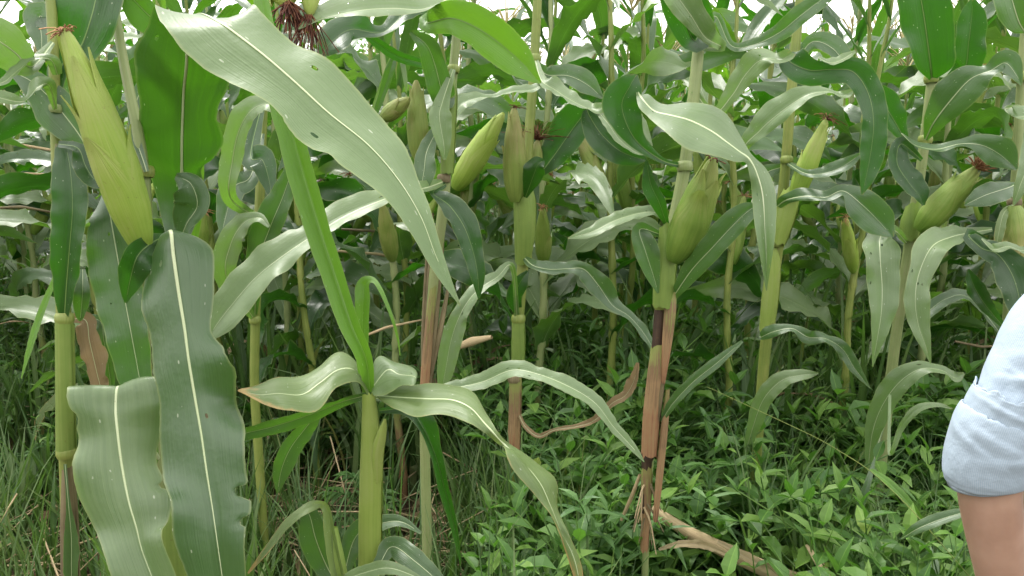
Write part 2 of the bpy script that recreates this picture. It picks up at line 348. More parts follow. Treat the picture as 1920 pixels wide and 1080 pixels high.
# ------------------------------------------------------------------ stalks and ears
def seg_tube(parent, name, pts, rad, mat, sides=14, ridge=0.0, label=None, n=None, squash=1.0):
    n = n or max(6, len(pts) * 5)
    C = catmull([[*p, r] for p, r in zip(pts, rad)], n) if False else None
    A = np.array([[*p, r] for p, r in zip(pts, rad)], float)
    L = np.concatenate([[0], np.cumsum(np.linalg.norm(np.diff(A[:, :3], axis=0), axis=1))]); t = np.linspace(0, L[-1], n)
    pts2 = np.stack([np.interp(t, L, A[:, i]) for i in range(3)], 1); r2 = np.interp(t, L, A[:, 3])
    for _ in range(2):
        pts2[1:-1] = (pts2[:-2] + pts2[1:-1] * 2 + pts2[2:]) / 4
    V, F, uv = tube_arrays(pts2, r2, sides, squash, ridge)
    o0 = np.array(parent.location)
    ob = link(name, mesh_np(name, V - o0, F, M[mat], uv), parent)
    if label: ob['label'] = label
    return ob

def stalk(parent, way, rpx, mat='stalk', nodes=(), to_ground=True, top=None, node_mat=None):
    """way: (px,py,y) from low to high; rpx half width px; carried on down into the soil"""
    pts = [P(*w) for w in way]
    rad = [r * w[2] / FPX for r, w in zip(rpx, way)]
    if to_ground:
        b = pts[0]; gx, gy = b[0] + .3 * (pts[0][0] - pts[1][0]) * .5, b[1]
        pts = [np.array([gx, gy, gz(gx, gy) - .03])] + pts; rad = [rad[0] * 1.05] + rad
    if top is not None:
        d = pts[-1] - pts[-2]; d /= np.linalg.norm(d); d = d * .35 + np.array([0, 0, .65]); d /= np.linalg.norm(d)
        pts.append(pts[-1] + d * top); rad.append(rad[-1] * .6)
    ob = seg_tube(parent, 'stalk', pts, rad, mat, n=50)
    for nd in nodes:
        c = P(*nd[:3]); r = nd[3] * nd[2] / FPX; h = r * .7
        m = nd[4] if len(nd) > 4 else 'stalk'
        seg_tube(parent, 'node', [c - UP * h, c - UP * h * .4, c + UP * h * .4, c + UP * h], [r * .98, r * 1.16, r * 1.16, r * .98], m, sides=14, n=8)
    return pts

def sheath(parent, way, rpx, mat='sheath', torn=.25, label=None):
    """leaf sheath wrapped round the stalk with an overlapping free edge"""
    pts = np.array([P(*w) for w in way]); rad = np.array([r * w[2] / FPX for r, w in zip(rpx, way)])
    n = 26; A = catmull(np.hstack([pts, rad[:, None]])[:, [0, 2, 1, 3]], n)[:, [0, 2, 1, 3]]
    pts, rad = A[:, :3], A[:, 3]; T = nrm(np.gradient(pts, axis=0))
    X = nrm(np.cross(T, np.array([0, -1., .02]))); Y = np.cross(X, T)
    m = 26; a = np.linspace(-.35, 2 * math.pi + .15, m); s0 = random.uniform(-.6, .3); s1, s2 = random.uniform(.5, 1.3), random.uniform(-.5, .5)
    V = np.zeros((n, m, 3)); uv = np.zeros((n, m, 2)); s = np.linspace(0, 1, n)
    for j, th in enumerate(a):
        k = 1 + .10 * (j / (m - 1)) + (.05 * max(0, (s - .8)).max() if False else 0)
        rr = rad * k * (1 + .012 * math.cos(th * 11))
        th2 = th + s0 + s * .35
        sl = np.clip(s - .55, 0, 1) / .45 * s1 * np.cos(th * .5 + .4) + np.clip(.35 - s, 0, 1) / .35 * s2 * np.sin(th + s0)
        tn = torn * (mnoise.noise(Vector((j * .9, s1 * 50, 0))) * 2.2 + mnoise.noise(Vector((j * 2.3, s1 * 90, 5))))
        sl = sl + tn * (np.clip(s - .7, 0, 1) / .3 - np.clip(.3 - s, 0, 1) / .3)
        V[:, j] = pts + X * (np.cos(th2) * rr)[:, None] + Y * (np.sin(th2) * rr)[:, None] + T * (sl * rad)[:, None]
        uv[:, j, 0] = th / 6.28; uv[:, j, 1] = s * .4
    o0 = np.array(parent.location); ob = link('sheath', mesh_np('sheath', V.reshape(-1, 3) - o0, grid_faces(n, m), M[mat], uv.reshape(-1, 2)), parent)
    if label: ob['label'] = label
    return ob

def ear_parts(parent, base, tip, rmax, mat='husk', silk='silk', silk_len=.05, nsilk=60, o0=None, husks=6, seed=1, bend=None, silk_droop=.6, pts_mid=None):
    """an ear in its husk: rounded core, overlapping husk leaves with pointed tips, silk tuft"""
    r = random.Random(seed); base = np.array(base, float); tip = np.array(tip, float)
    n = 24; s = np.linspace(0, 1, n); axis = tip - base; Ln = np.linalg.norm(axis)
    mid = (base + tip) / 2 + (bend if bend is not None else np.zeros(3))
    C = ((1 - s) ** 2)[:, None] * base + (2 * s * (1 - s))[:, None] * mid + (s ** 2)[:, None] * tip
    T = nrm(np.gradient(C, axis=0)); ref = np.array([.1, -1., .1]); X = nrm(np.cross(T, ref)); Y = np.cross(X, T)
    prof = np.interp(s, [0, .06, .2, .42, .7, .88, .97, 1], [.38, .62, .90, 1, .82, .50, .30, .13]) * rmax
    o0 = np.zeros(3) if o0 is None else o0
    th = np.linspace(0, 2 * math.pi, 16, endpoint=False)
    V = C[:, None] + X[:, None] * (np.cos(th)[None] * prof[:, None])[..., None] + Y[:, None] * (np.sin(th)[None] * prof[:, None])[..., None]
    uv = np.stack(np.broadcast_arrays((th / 6.28)[None], s[:, None] * .4), -1).reshape(-1, 2)
    ear = link('ear', mesh_np('ear', V.reshape(-1, 3) - o0, grid_faces(n, 16, True), M[mat], uv), parent)
    for k in range(husks):
        c = k * 2.4 + r.uniform(-.3, .3); s1 = r.uniform(.72, 1.06) if k < husks - 2 else r.uniform(.55, .8); m = 9; nn = 22; ss = np.linspace(0, 1, nn) ** .9 * s1
        w0 = r.uniform(1.1, 1.5)
        pr = np.interp(ss, s, prof) * (1.02 + .012 * k) + .0006; pr = np.maximum(pr, rmax * .16)
        flare = np.clip((ss / s1 - .8) / .2, 0, 1) ** 2 * rmax * r.uniform(.05, .5)
        Cc = np.stack([np.interp(ss, s, C[:, i]) for i in range(3)], 1) + T[-1][None] * np.maximum(ss - 1, 0)[:, None] * Ln
        Tt = nrm(np.gradient(Cc, axis=0)); Xx = nrm(np.cross(Tt, ref)); Yy = np.cross(Xx, Tt)
        q = ss / s1; wid = w0 * np.minimum(1, (1 - q) * 2.1 + .04) ** .8
        VV = np.zeros((nn, m, 3)); u2 = np.zeros((nn, m, 2))
        for j, a in enumerate(np.linspace(-1, 1, m)):
            an = c + a * wid + .25 * q
            rr = pr + flare + .0015 * (1 - a * a) * (rmax / .03)
            VV[:, j] = Cc + Xx * (np.cos(an) * rr)[:, None] + Yy * (np.sin(an) * rr)[:, None]
            u2[:, j, 0] = (a + 1) / 4 + k * .17; u2[:, j, 1] = q * .4
        link('husk', mesh_np('husk', VV.reshape(-1, 3) - o0, grid_faces(nn, m), M[mat], u2.reshape(-1, 2)), ear)
    parts = []
    for k in range(nsilk):
        d = T[-1] * r.uniform(.4, 1) + X[-1] * r.gauss(0, .55) + Y[-1] * r.gauss(0, .55); d /= np.linalg.norm(d)
        L = silk_len * r.uniform(.4, 1.1); q = np.linspace(0, 1, 5)[:, None]
        st = tip - T[-1] * Ln * .02 + (X[-1] * r.uniform(-1, 1) + Y[-1] * r.uniform(-1, 1)) * rmax * .14
        pp = st + d * q * L + np.array([0, 0, -1]) * silk_droop * L * q ** 2 + np.array([r.gauss(0, .2), r.gauss(0, .2), 0]) * L * q ** 2
        parts.append(tube_arrays(pp, [.0011 * rmax / .03] * 5, 3))
    if parts:
        V, F, U = join(parts); link('silk', mesh_np('silk', V - o0, F, M[silk], U), ear)
    return ear
def ear(parent, b, t, rpx, **kw):
    rm = rpx * (b[2] + t[2]) / 2 / FPX
    return ear_parts(parent, P(*b), P(*t), rm, o0=np.array(parent.location), **kw)

def plant_at(px, py_low, y, label, group=None):
    p = P(px, py_low, y); return empty('corn_plant', (p[0], p[1], gz(p[0], p[1])), label, 'corn plant', group)

# ================================================================== the corn plants in front, leaf by leaf
UPRIGHT = []
# ---- A: snapped young plant in the middle
pA = plant_at(692, 1080, 1.05, 'corn plant with a thick pale stalk snapped short and leaves splayed from its top', 'corn plants in the front row')
stalk(pA, [(692, 1110, 1.05), (693, 980, 1.05), (692, 860, 1.05), (692, 745, 1.05)], [20, 20, 17, 10], 'stalk')
sheath(pA, [(693, 1250, 1.05), (693, 1080, 1.05), (694, 980, 1.05), (696, 870, 1.05), (694, 790, 1.05), (691, 738, 1.05)], [24, 22, 22.5, 21, 16, 12], 'sheath')
sheath(pA, [(706, 900, 1.045), (708, 850, 1.04), (716, 812, 1.035), (722, 785, 1.03)], [11, 12, 9, 2], 'sheath')
# long upright blade rising out of the knot
strip(pA, [(694, 735, 1.05, 10, 10, 0, 30), (686, 672, 1.045, 21, 21, 0, 42), (660, 610, 1.05, 28, 26, 0, 45), (630, 520, 1.07, 30, 28, 0, 42), (600, 430, 1.09, 31, 30, 0, 40),
           (572, 340, 1.11, 31, 32, 0, 38), (548, 255, 1.13, 29, 33, 0, 38), (524, 170, 1.15, 24, 28, 0, 36), (505, 80, 1.17, 18, 22, 0, 34), (490, 0, 1.2, 14, 17, 0, 30), (478, -90, 1.24, 5, 6, 0, 20)],
      'leaf_fresh', n=70, ruffle=.012, bulge=.02, rib=False)
strip(pA, [(688, 735, 1.06, 9, 9, 0, 30), (682, 680, 1.065, 15, 14, 0, 35), (680, 620, 1.07, 16, 15, 0, 30), (681, 565, 1.075, 17, 16, 0, 28), (686, 532, 1.08, 16, 15, 30, 20), (703, 528, 1.06, 8, 8, 60, 5),
           (722, 562, 1.04, 4, 4, 30, 5), (738, 605, 1.03, 3, 3, 0, 5), (747, 640, 1.03, 2, 2, 0, 5), (750, 668, 1.03, .6, .6, 0, 0)], 'leaf_fresh', n=60, ruffle=.01, rib=False)
traced(pA, tri([(690, 741, 687, 730, 684, 704, 1.05, -.01, .03), (668, 714, 664, 695, 655, 670, 1.06, -.03, .05), (632, 724, 634, 694, 634, 664, 1.05, -.05, .06), (608, 752, 600, 718, 600, 688, 1.02, -.05, .06),
                (582, 770, 566, 740, 556, 704, .99, -.04, .06), (535, 766, 522, 738, 512, 710, .97, -.04, .05), (495, 756, 486, 740, 478, 722, .96, -.02, .03), (447, 734, 445, 732, 447, 730, .95, 0, 0)]),
       'leaf_wilt', ruffle=.03, bulge=.12, ribw=.003)
strip(pA, [(684, 742, 1.07, 6, 6, 0), (645, 752, 1.08, 12, 12, 42), (600, 770, 1.09, 17, 17, 40), (550, 788, 1.09, 18, 20, 35), (500, 803, 1.08, 17, 20, 30), (450, 815, 1.07, 14, 16, 30), (405, 835, 1.06, 4, 5, 20)], 'leaf', ruffle=.03)
strip(pA, [(600, 770, 1.12, 8, 8, 0), (575, 800, 1.13, 18, 18, 30), (545, 840, 1.13, 22, 20, 20), (528, 880, 1.13, 20, 18, 10), (520, 925, 1.13, 2, 2, 0)], 'leaf', n=30)
traced(pA, tri([(697, 702, 698, 728, 701, 742, 1.05, .02, -.02), (712, 668, 726, 694, 722, 738, 1.05, .05, -.03), (745, 678, 748, 702, 750, 727, 1.03, .05, -.03), (778, 692, 777, 706, 774, 724, 1.0, .04, -.02), (781, 712, 779, 716, 776, 722, .99, .0, .0)]),
       'leaf_pale', n=30, ruffle=.02, bulge=.1)
traced(pA, tri([(700, 736, 706, 742, 710, 748, 1.05, .01, -.01), (742, 724, 746, 745, 742, 768, 1.02, .05, -.04), (800, 720, 800, 748, 783, 782, .99, .06, -.04), (848, 722, 848, 750, 836, 778, .97, .06, -.03),
                (888, 737, 882, 765, 880, 792, .95, .05, -.03), (914, 777, 908, 793, 904, 808, .93, .02, -.01), (944, 822, 940, 828, 934, 832, .915, .0, .01), (1000, 864, 976, 862, 950, 846, .905, .05, -.02),
                (1040, 902, 1012, 905, 974, 892, .895, .04, -.02), (1045, 950, 1032, 948, 1012, 938, .885, .02, -.01), (1066, 1000, 1052, 996, 1036, 972, .875, .0, -.01), (1092, 1060, 1078, 1052, 1062, 1040, .865, .01, -.0), (1094, 1130, 1093, 1131, 1090, 1130, .86, 0, 0)]),
       'leaf_wilt', n=90, ruffle=.02, bulge=.08, ribw=.0035)
strip(pA, [(700, 748, 1.07, 5, 5, 20), (770, 742, 1.10, 12, 12, 45), (850, 728, 1.12, 16, 15, 45), (905, 716, 1.12, 20, 20, 40), (960, 694, 1.11, 22, 22, 40), (1010, 702, 1.09, 16, 17, 38), (1065, 724, 1.07, 20, 20, 40), (1115, 755, 1.06, 18, 18, 40),
           (1150, 800, 1.05, 13, 13, 30), (1185, 838, 1.04, 9, 8, 20), (1208, 866, 1.03, 1, 1, 0)], 'leaf_pale', n=80, ruffle=.05, freq=10)
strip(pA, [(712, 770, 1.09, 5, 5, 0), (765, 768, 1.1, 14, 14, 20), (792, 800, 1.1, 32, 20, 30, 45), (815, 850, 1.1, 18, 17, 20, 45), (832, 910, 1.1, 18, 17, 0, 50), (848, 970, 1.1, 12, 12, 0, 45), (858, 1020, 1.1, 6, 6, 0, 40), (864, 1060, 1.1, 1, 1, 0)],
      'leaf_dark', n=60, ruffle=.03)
# ---- G: cut stub and low leaves at the lower edge
pG = plant_at(640, 1080, .98, 'short corn plant at the lower edge with a kinked, browned leaf', 'corn plants in the front row')
stalk(pG, [(648, 1130, .98), (632, 1050, .98), (622, 990, .99)], [15, 16, 12], 'sheath_green')
strip(pG, [(650, 1130, .97, 22, 20, 0, 50), (634, 1060, .975, 22, 19, 0, 50), (622, 1000, .98, 19, 16, 0, 50), (614, 955, .985, 12, 12, 0, 45), (600, 944, .98, 9, 8, 10, 20), (572, 957, .96, 13, 13, -45, 15), (538, 984, .945, 12, 11, -40, 15), (505, 1025, .93, 9, 8, -30, 12), (465, 1075, .92, 2, 2, 0)],
      'leaf_wilt', n=60, ruffle=.02, rib=False)
strip(pG, [(640, 1110, 1.02, 6, 6, 0), (612, 1060, 1.03, 26, 26, 0, 10), (592, 1010, 1.03, 32, 30, 0, 12), (580, 965, 1.03, 20, 22, 0), (560, 935, 1.03, 2, 2, 0)], 'leaf', n=40)
strip(pG, [(640, 1100, 1.1, 6, 6, 0), (665, 1010, 1.12, 24, 24, 0), (705, 985, 1.12, 20, 20, 30), (750, 978, 1.11, 12, 12, 40), (790, 1000, 1.1, 3, 3, 40)], 'leaf', n=40)
strip(pG, [(650, 1120, .95, 8, 8, 0), (650, 1090, .95, 14, 14, 45), (690, 1072, .93, 16, 16, 40), (735, 1066, .91, 14, 14, 40), (800, 1090, .9, 3, 3, 30)], 'leaf_pale', n=40)
strip(pG, [(650, 1150, 1.0, 8, 8, 0), (710, 1060, 1.02, 14, 14, 20), (735, 1025, 1.03, 22, 22, 20), (775, 1050, 1.0, 24, 24, 30), (830, 1100, .98, 14, 14, 30), (880, 1170, .98, 2, 2, 30)], 'leaf', n=40)

# ---- B2: big plant on the left carrying the large pale ear
pB = plant_at(300, 1080, 1.16, 'large corn plant bearing the longest, palest ear and wide overlapping leaves', 'corn plants in the front row')
stalk(pB, [(328, 1080, 1.16), (300, 900, 1.16), (270, 690, 1.17), (268, 600, 1.17), (272, 480, 1.17), (274, 330, 1.17), (262, 255, 1.18), (240, 160, 1.2), (222, 72, 1.21), (212, -20, 1.22)], [19, 16, 12, 13, 14, 11, 10, 9, 8, 7],
      'stalk_up', nodes=[(272, 322, 1.168, 15), (268, 575, 1.165, 14), (270, 690, 1.165, 13)], top=.45)
sheath(pB, [(345, 1240, 1.14), (336, 1120, 1.14), (330, 1040, 1.14), (324, 985, 1.14), (318, 955, 1.14)], [26, 27, 26, 20, 8], 'sheath_green')
ear(pB, (268, 468, 1.05), (119, 52, 1.0), 36, husks=7, seed=3, silk='silk_light', nsilk=26, silk_len=.03, bend=np.array([.012, -.01, .0]))
traced(pB, tri([(318, 470, 328, 480, 345, 470, 1.2), (300, 400, 330, 425, 385, 372, 1.22, .02, .02), (283, 330, 340, 345, 378, 318, 1.22, .01, .01), (268, 290, 341, 310, 400, 296, 1.21), (262, 250, 341, 270, 418, 262, 1.2), (262, 190, 343, 210, 405, 215, 1.18), (254, 140, 345, 165, 425, 170, 1.16), (250, 98, 350, 120, 440, 140, 1.12, .02, .02),
                (272, 55, 352, 62, 452, 110, 1.08, .02, .02), (290, 14, 372, 26, 464, 66, 1.03, .01, .02), (304, 40, 412, 42, 470, 8, .99, -.02, .05), (345, 93, 452, 70, 500, 36, .975, -.03, .05), (425, 152, 503, 110, 560, 88, .96, -.03, .05), (510, 202, 560, 160, 628, 118, .945, -.03, .05),
                (552, 252, 618, 213, 698, 200, .93, -.03, .05), (625, 302, 692, 273, 756, 272, .915, -.03, .045), (705, 355, 748, 338, 790, 348, .90, -.025, .035), (762, 424, 790, 408, 812, 412, .885, -.02, .02), (806, 500, 820, 486, 836, 492, .87, -.01, .01), (862, 574, 863, 573, 864, 572, .86, 0, 0)]),
       'leaf_fold', n=130, ruffle=.022, freq=9, bulge=.05, bites=[(.74, -1, .10, .012)], rib_mat='rib', label='long pale leaf folded over at the top and drooping to the right')
# large leaf hanging down in front with a white midrib
traced(pB, tri([(330, 448, 312, 446, 296, 462, 1.10, 0, 0), (345, 436, 320, 433, 300, 444, 1.02, .02, .02), (402, 468, 325, 478, 270, 520, 1.0, .03, .03), (404, 545, 335, 548, 262, 578, .985, .02, .02), (397, 620, 346, 616, 276, 628, .97, .01, .02), (436, 672, 354, 676, 284, 690, .955, .0, .02), (438, 752, 366, 748, 300, 752, .94, .02, .02),
                (462, 812, 378, 818, 298, 828, .92, .0, .02), (468, 890, 388, 888, 306, 894, .90, .0, .02), (471, 948, 398, 950, 322, 942, .885), (458, 1005, 407, 1012, 324, 1010, .87), (462, 1085, 418, 1090, 345, 1090, .86), (466, 1170, 430, 1175, 372, 1170, .85), (448, 1290, 447, 1291, 446, 1290, .84, 0, 0)]),
       'leaf', n=120, ruffle=.05, freq=4.5, bulge=.05, bites=[(.615, -1, .42, .016), (.33, -1, .10, .02), (.69, -1, .25, .012), (.80, 1, .06, .03)], ragged=.015, ribw=.0052)
strip(pB, [(312, 442, 1.1, 5, 5, 0), (285, 455, 1.05, 20, 20, 30), (258, 480, 1.02, 36, 30, 40), (244, 525, 1.02, 24, 22, 30), (236, 568, 1.03, 3, 3, 0)], 'leaf_dark', n=34, ruffle=.08)
strip(pB, [(250, 352, 1.14, 6, 6, 0), (203, 366, 1.12, 24, 24, -50), (208, 410, 1.10, 42, 36, 0), (220, 480, 1.09, 44, 52, 0), (234, 560, 1.08, 40, 52, 0), (247, 630, 1.07, 40, 46, 0), (260, 700, 1.07, 30, 40, 0), (275, 790, 1.06, 12, 12, 0), (280, 850, 1.06, 1, 1, 0)],
      'leaf', n=70, ruffle=.05, ribw=.0046)
traced(pB, tri([(300, 800, 298, 860, 290, 900, 1.12, 0, 0), (304, 742, 240, 765, 150, 768, 1.06, 0, 0), (289, 699, 222, 724, 130, 729, .995, .0, .0), (302, 752, 217, 764, 130, 758, .975, .0, .0), (302, 806, 221, 815, 150, 825, .96, .02, .01), (292, 868, 229, 875, 138, 872, .945, .02, .0), (315, 926, 241, 938, 152, 935, .925, .0, .01), (312, 976, 256, 990, 180, 995, .91, .0, .01),
                (304, 1005, 266, 1030, 197, 1040, .90), (332, 1078, 288, 1090, 215, 1092, .885), (350, 1150, 315, 1170, 260, 1180, .87), (368, 1270, 367, 1271, 366, 1270, .86, 0, 0)]),
       'leaf_pale', n=100, ruffle=.04, freq=4.5, bulge=.05, bites=[(.30, 1, .12, .015), (.50, -1, .22, .014)], ragged=.012, ribw=.0048)
strip(pB, [(330, 470, 1.18, 8, 8, 0), (350, 420, 1.17, 30, 20, 20), (370, 385, 1.17, 42, 24, 0), (358, 345, 1.17, 34, 22, -20), (330, 330, 1.17, 6, 6, 0)], 'leaf', n=34, ruffle=.08)
strip(pB, [(362, 470, 1.25, 6, 6, 0, 5), (368, 400, 1.25, 11, 11, 0, 5), (370, 320, 1.25, 13, 13, 0, 5), (372, 240, 1.25, 10, 10, 0, 5)], 'leaf_fresh', n=20, rib=False)
strip(pB, [(275, 322, 1.15, 5, 5, 0), (250, 215, 1.2, 10, 12, 0), (300, 95, 1.25, 14, 14, 0), (310, 60, 1.22, 20, 26, 30), (270, 20, 1.18, 34, 26, 20), (235, -20, 1.16, 16, 14, 20), (210, -70, 1.16, 2, 2, 0)], 'leaf', n=50)

# ---- B: thinner plant hard against the left edge
pL = plant_at(124, 850, 1.08, 'slim corn plant with bare yellow green stalk above a withered brown sheath, leftmost in front', 'corn plants in the front row')
stalk(pL, [(130, 1075, 1.08), (126, 950, 1.08), (125, 850, 1.08), (122, 720, 1.08), (121, 596, 1.08), (112, 450, 1.09), (106, 280, 1.10), (102, 130, 1.11), (97, 0, 1.12)], [13, 13, 14, 15, 14, 9, 10, 9, 9], 'stalk',
      nodes=[(125, 848, 1.075, 17, 'stalk'), (121, 597, 1.075, 15, 'stalk'), (104, 205, 1.1, 11, 'stalk_up')], top=.5)
sheath(pL, [(124, 846, 1.075), (123, 780, 1.075), (122, 700, 1.075), (121, 600, 1.075)], [17.5, 17, 16.5, 16], 'sheath_green')
sheath(pL, [(132, 1300, 1.07), (132, 1100, 1.07), (130, 980, 1.07), (128, 880, 1.07)], [19, 17, 16, 11], 'stalk_brown', label='withered brown sheath low on the stalk')
strip(pL, [(122, 870, 1.06, 4, 3, 0), (128, 940, 1.05, 5, 4, 0), (134, 1010, 1.05, 17, 14, 0), (134, 1070, 1.05, 17, 15, 0), (136, 1160, 1.05, 3, 3, 0)], 'leaf', n=30)
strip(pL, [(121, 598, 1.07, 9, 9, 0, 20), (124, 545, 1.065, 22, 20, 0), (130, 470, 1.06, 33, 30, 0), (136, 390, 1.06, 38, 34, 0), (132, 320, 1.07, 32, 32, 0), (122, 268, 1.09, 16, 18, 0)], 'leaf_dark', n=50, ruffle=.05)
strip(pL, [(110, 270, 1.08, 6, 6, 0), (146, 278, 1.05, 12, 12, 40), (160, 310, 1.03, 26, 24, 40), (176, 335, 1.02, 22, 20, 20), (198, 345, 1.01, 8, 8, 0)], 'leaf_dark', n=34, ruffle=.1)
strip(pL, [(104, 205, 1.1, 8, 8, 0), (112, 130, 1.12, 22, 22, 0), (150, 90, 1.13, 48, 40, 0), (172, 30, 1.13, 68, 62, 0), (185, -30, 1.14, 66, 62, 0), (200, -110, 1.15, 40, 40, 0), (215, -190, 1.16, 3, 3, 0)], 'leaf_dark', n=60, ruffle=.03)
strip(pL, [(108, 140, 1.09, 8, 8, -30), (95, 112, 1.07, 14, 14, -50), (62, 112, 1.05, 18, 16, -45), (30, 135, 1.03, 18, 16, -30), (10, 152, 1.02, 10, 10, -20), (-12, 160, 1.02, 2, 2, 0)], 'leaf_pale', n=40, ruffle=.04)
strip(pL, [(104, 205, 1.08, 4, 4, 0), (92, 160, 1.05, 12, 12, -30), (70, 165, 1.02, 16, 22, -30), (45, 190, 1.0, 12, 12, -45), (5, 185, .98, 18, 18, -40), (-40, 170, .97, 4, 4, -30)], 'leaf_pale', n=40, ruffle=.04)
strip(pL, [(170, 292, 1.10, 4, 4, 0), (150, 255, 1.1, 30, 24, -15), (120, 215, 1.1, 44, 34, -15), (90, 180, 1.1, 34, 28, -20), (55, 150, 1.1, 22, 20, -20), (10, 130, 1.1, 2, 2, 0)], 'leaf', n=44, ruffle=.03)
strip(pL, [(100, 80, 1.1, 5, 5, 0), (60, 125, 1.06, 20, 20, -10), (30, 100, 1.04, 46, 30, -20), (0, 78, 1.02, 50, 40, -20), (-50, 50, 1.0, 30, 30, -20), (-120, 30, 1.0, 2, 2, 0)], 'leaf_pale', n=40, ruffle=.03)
strip(pL, [(100, 60, 1.18, 5, 5, 0), (75, 30, 1.2, 26, 26, 0), (78, 70, 1.18, 24, 18, 0), (78, 105, 1.17, 3, 3, 0)], 'leaf', n=30)
strip(pL, [(155, 505, 1.12, 6, 6, 0), (155, 545, 1.1, 17, 17, 0), (152, 585, 1.1, 12, 12, 0), (150, 602, 1.1, 3, 3, 0)], 'leaf', n=20)
strip(pL, [(122, 600, 1.12, 5, 5, 0), (160, 600, 1.11, 18, 14, 0), (168, 640, 1.1, 26, 22, 0), (182, 700, 1.1, 26, 16, 0), (190, 735, 1.1, 16, 14, 0), (196, 800, 1.1, 2, 2, 0)], 'leaf_dry', n=40, ruffle=.1, ragged=.1, label='pinkish brown dying leaf behind the bare stalk section')
strip(pL, [(130, 600, 1.14, 5, 5, 0), (185, 600, 1.13, 10, 8, 0), (195, 640, 1.12, 12, 14, 0), (205, 700, 1.12, 12, 14, 0), (212, 760, 1.12, 2, 2, 0)], 'leaf', n=40, ruffle=.08, ragged=.1)
strip(pL, [(112, 500, 1.12, 4, 4, 0, 5), (80, 580, 1.1, 7, 7, 0), (60, 640, 1.08, 7, 7, 0), (40, 710, 1.06, 1, 1, 0)], 'leaf_fresh', n=30, rib=False)

# ---- N: plant behind the big leaf, with withered lower stalk
pN = plant_at(800, 720, 1.75, 'corn plant with withered brown lower stalk behind the tip of the long drooping leaf', 'corn plants in the second row')
stalk(pN, [(795, 760, 1.75), (803, 640, 1.75), (815, 500, 1.75), (832, 390, 1.75), (840, 290, 1.75), (846, 170, 1.75), (856, 70, 1.75), (862, -10, 1.75)], [10, 10, 10, 10, 9, 8.5, 8, 7], 'stalk_up',
      nodes=[(832, 335, 1.74, 11, 'stalk_brown'), (850, 130, 1.74, 10)], top=.35)
sheath(pN, [(792, 800, 1.74), (798, 700, 1.74), (806, 600, 1.74), (812, 540, 1.74)], [7, 9, 8, 6], 'sheath_red', torn=.8, label='withered brown sheath')
for dx_, lo, hi in ((-16, 760, 470), (14, 730, 420), (24, 700, 520), (-6, 720, 400)):
    sheath(pN, [(800 + dx_ * .4, lo, 1.74), (808 + dx_ * .8, (lo + hi) / 2, 1.75), (818 + dx_ * 1.1, hi, 1.76)], [3, 5, 2], 'stalk_brown')
sheath(pN, [(838, 325, 1.74), (842, 240, 1.74), (846, 175, 1.74), (843, 140, 1.74)], [12, 12, 11, 7], 'sheath_green')
ear(pN, (785, 300, 1.72), (780, 150, 1.72), 18, mat='husk_old', husks=6, seed=11, nsilk=0)
ear(pN, (718, 222, 1.70), (768, 184, 1.66), 15, mat='husk_old', husks=4, seed=12, nsilk=0)
strip(pN, [(833, 340, 1.74, 4, 4, 0), (800, 352, 1.6, 18, 18, -45), (762, 360, 1.52, 22, 26, -50), (715, 376, 1.46, 26, 32, -45), (650, 404, 1.42, 30, 38, -40), (590, 440, 1.38, 32, 42, -35), (530, 480, 1.34, 40, 42, -30), (478, 522, 1.31, 46, 44, -25), (432, 575, 1.28, 44, 38, -15), (402, 615, 1.26, 26, 24, -10), (388, 642, 1.25, 3, 3, 0)],
      'leaf_pale', n=90, ruffle=.045, ribw=.005, bites=[(.52, 1, .15, .02)])
strip(pN, [(835, 345, 1.73, 5, 5, 20), (812, 362, 1.68, 14, 14, 50), (842, 385, 1.64, 26, 22, 30), (870, 425, 1.62, 28, 24, 15), (888, 475, 1.61, 20, 20, 0), (896, 520, 1.60, 14, 14, 0), (898, 560, 1.6, 2, 2, 0)], 'leaf_dark', n=44, ruffle=.05)
strip(pN, [(838, 240, 1.72, 5, 5, 0), (818, 250, 1.68, 14, 14, -30), (800, 285, 1.65, 20, 18, -20), (795, 320, 1.63, 24, 20, 0), (788, 360, 1.62, 10, 12, 0), (780, 385, 1.62, 2, 2, 0)], 'leaf', n=40)
strip(pN, [(846, 150, 1.76, 8, 8, 0), (836, 190, 1.72, 18, 18, 0), (828, 170, 1.7, 24, 24, 0), (815, 120, 1.68, 24, 20, 0), (800, 85, 1.66, 18, 18, 0), (770, 60, 1.64, 5, 5, 0)], 'leaf', n=44)
strip(pN, [(850, 130, 1.7, 5, 5, 0), (830, 190, 1.66, 14, 14, 0), (824, 220, 1.64, 24, 20, 0), (832, 270, 1.63, 14, 12, 0), (834, 300, 1.63, 3, 3, 0)], 'leaf_pale', n=40)
# broad pale leaf and the green one arching to the right along the top
strip(pN, [(860, -20, 1.74, 6, 6, 0), (830, 4, 1.6, 28, 28, -50), (790, 18, 1.5, 40, 46, -50), (740, 16, 1.44, 56, 56, -45), (690, 18, 1.38, 56, 60, -45), (640, 26, 1.34, 26, 50, -45), (596, 38, 1.3, 8, 30, -40), (560, 55, 1.28, 3, 3, -40)], 'leaf_pale', n=70, ruffle=.02, ribw=.005)
strip(pN, [(858, 0, 1.73, 6, 6, 0), (800, 42, 1.6, 16, 16, -20), (845, 34, 1.55, 32, 28, -25), (890, 50, 1.52, 42, 32, -30), (935, 80, 1.5, 40, 36, -30), (975, 115, 1.49, 30, 30, -25), (1000, 142, 1.48, 12, 14, -20), (1014, 156, 1.48, 2, 2, 0)], 'leaf_fresh', n=70, ruffle=.02)
strip(pN, [(858, 20, 1.8, 5, 5, 0), (780, 10, 1.7, 20, 20, 0), (720, 60, 1.62, 18, 18, -40), (660, 55, 1.56, 34, 30, -20), (625, 75, 1.52, 36, 30, -10), (600, 105, 1.5, 4, 4, 0)], 'leaf_dark', n=50)
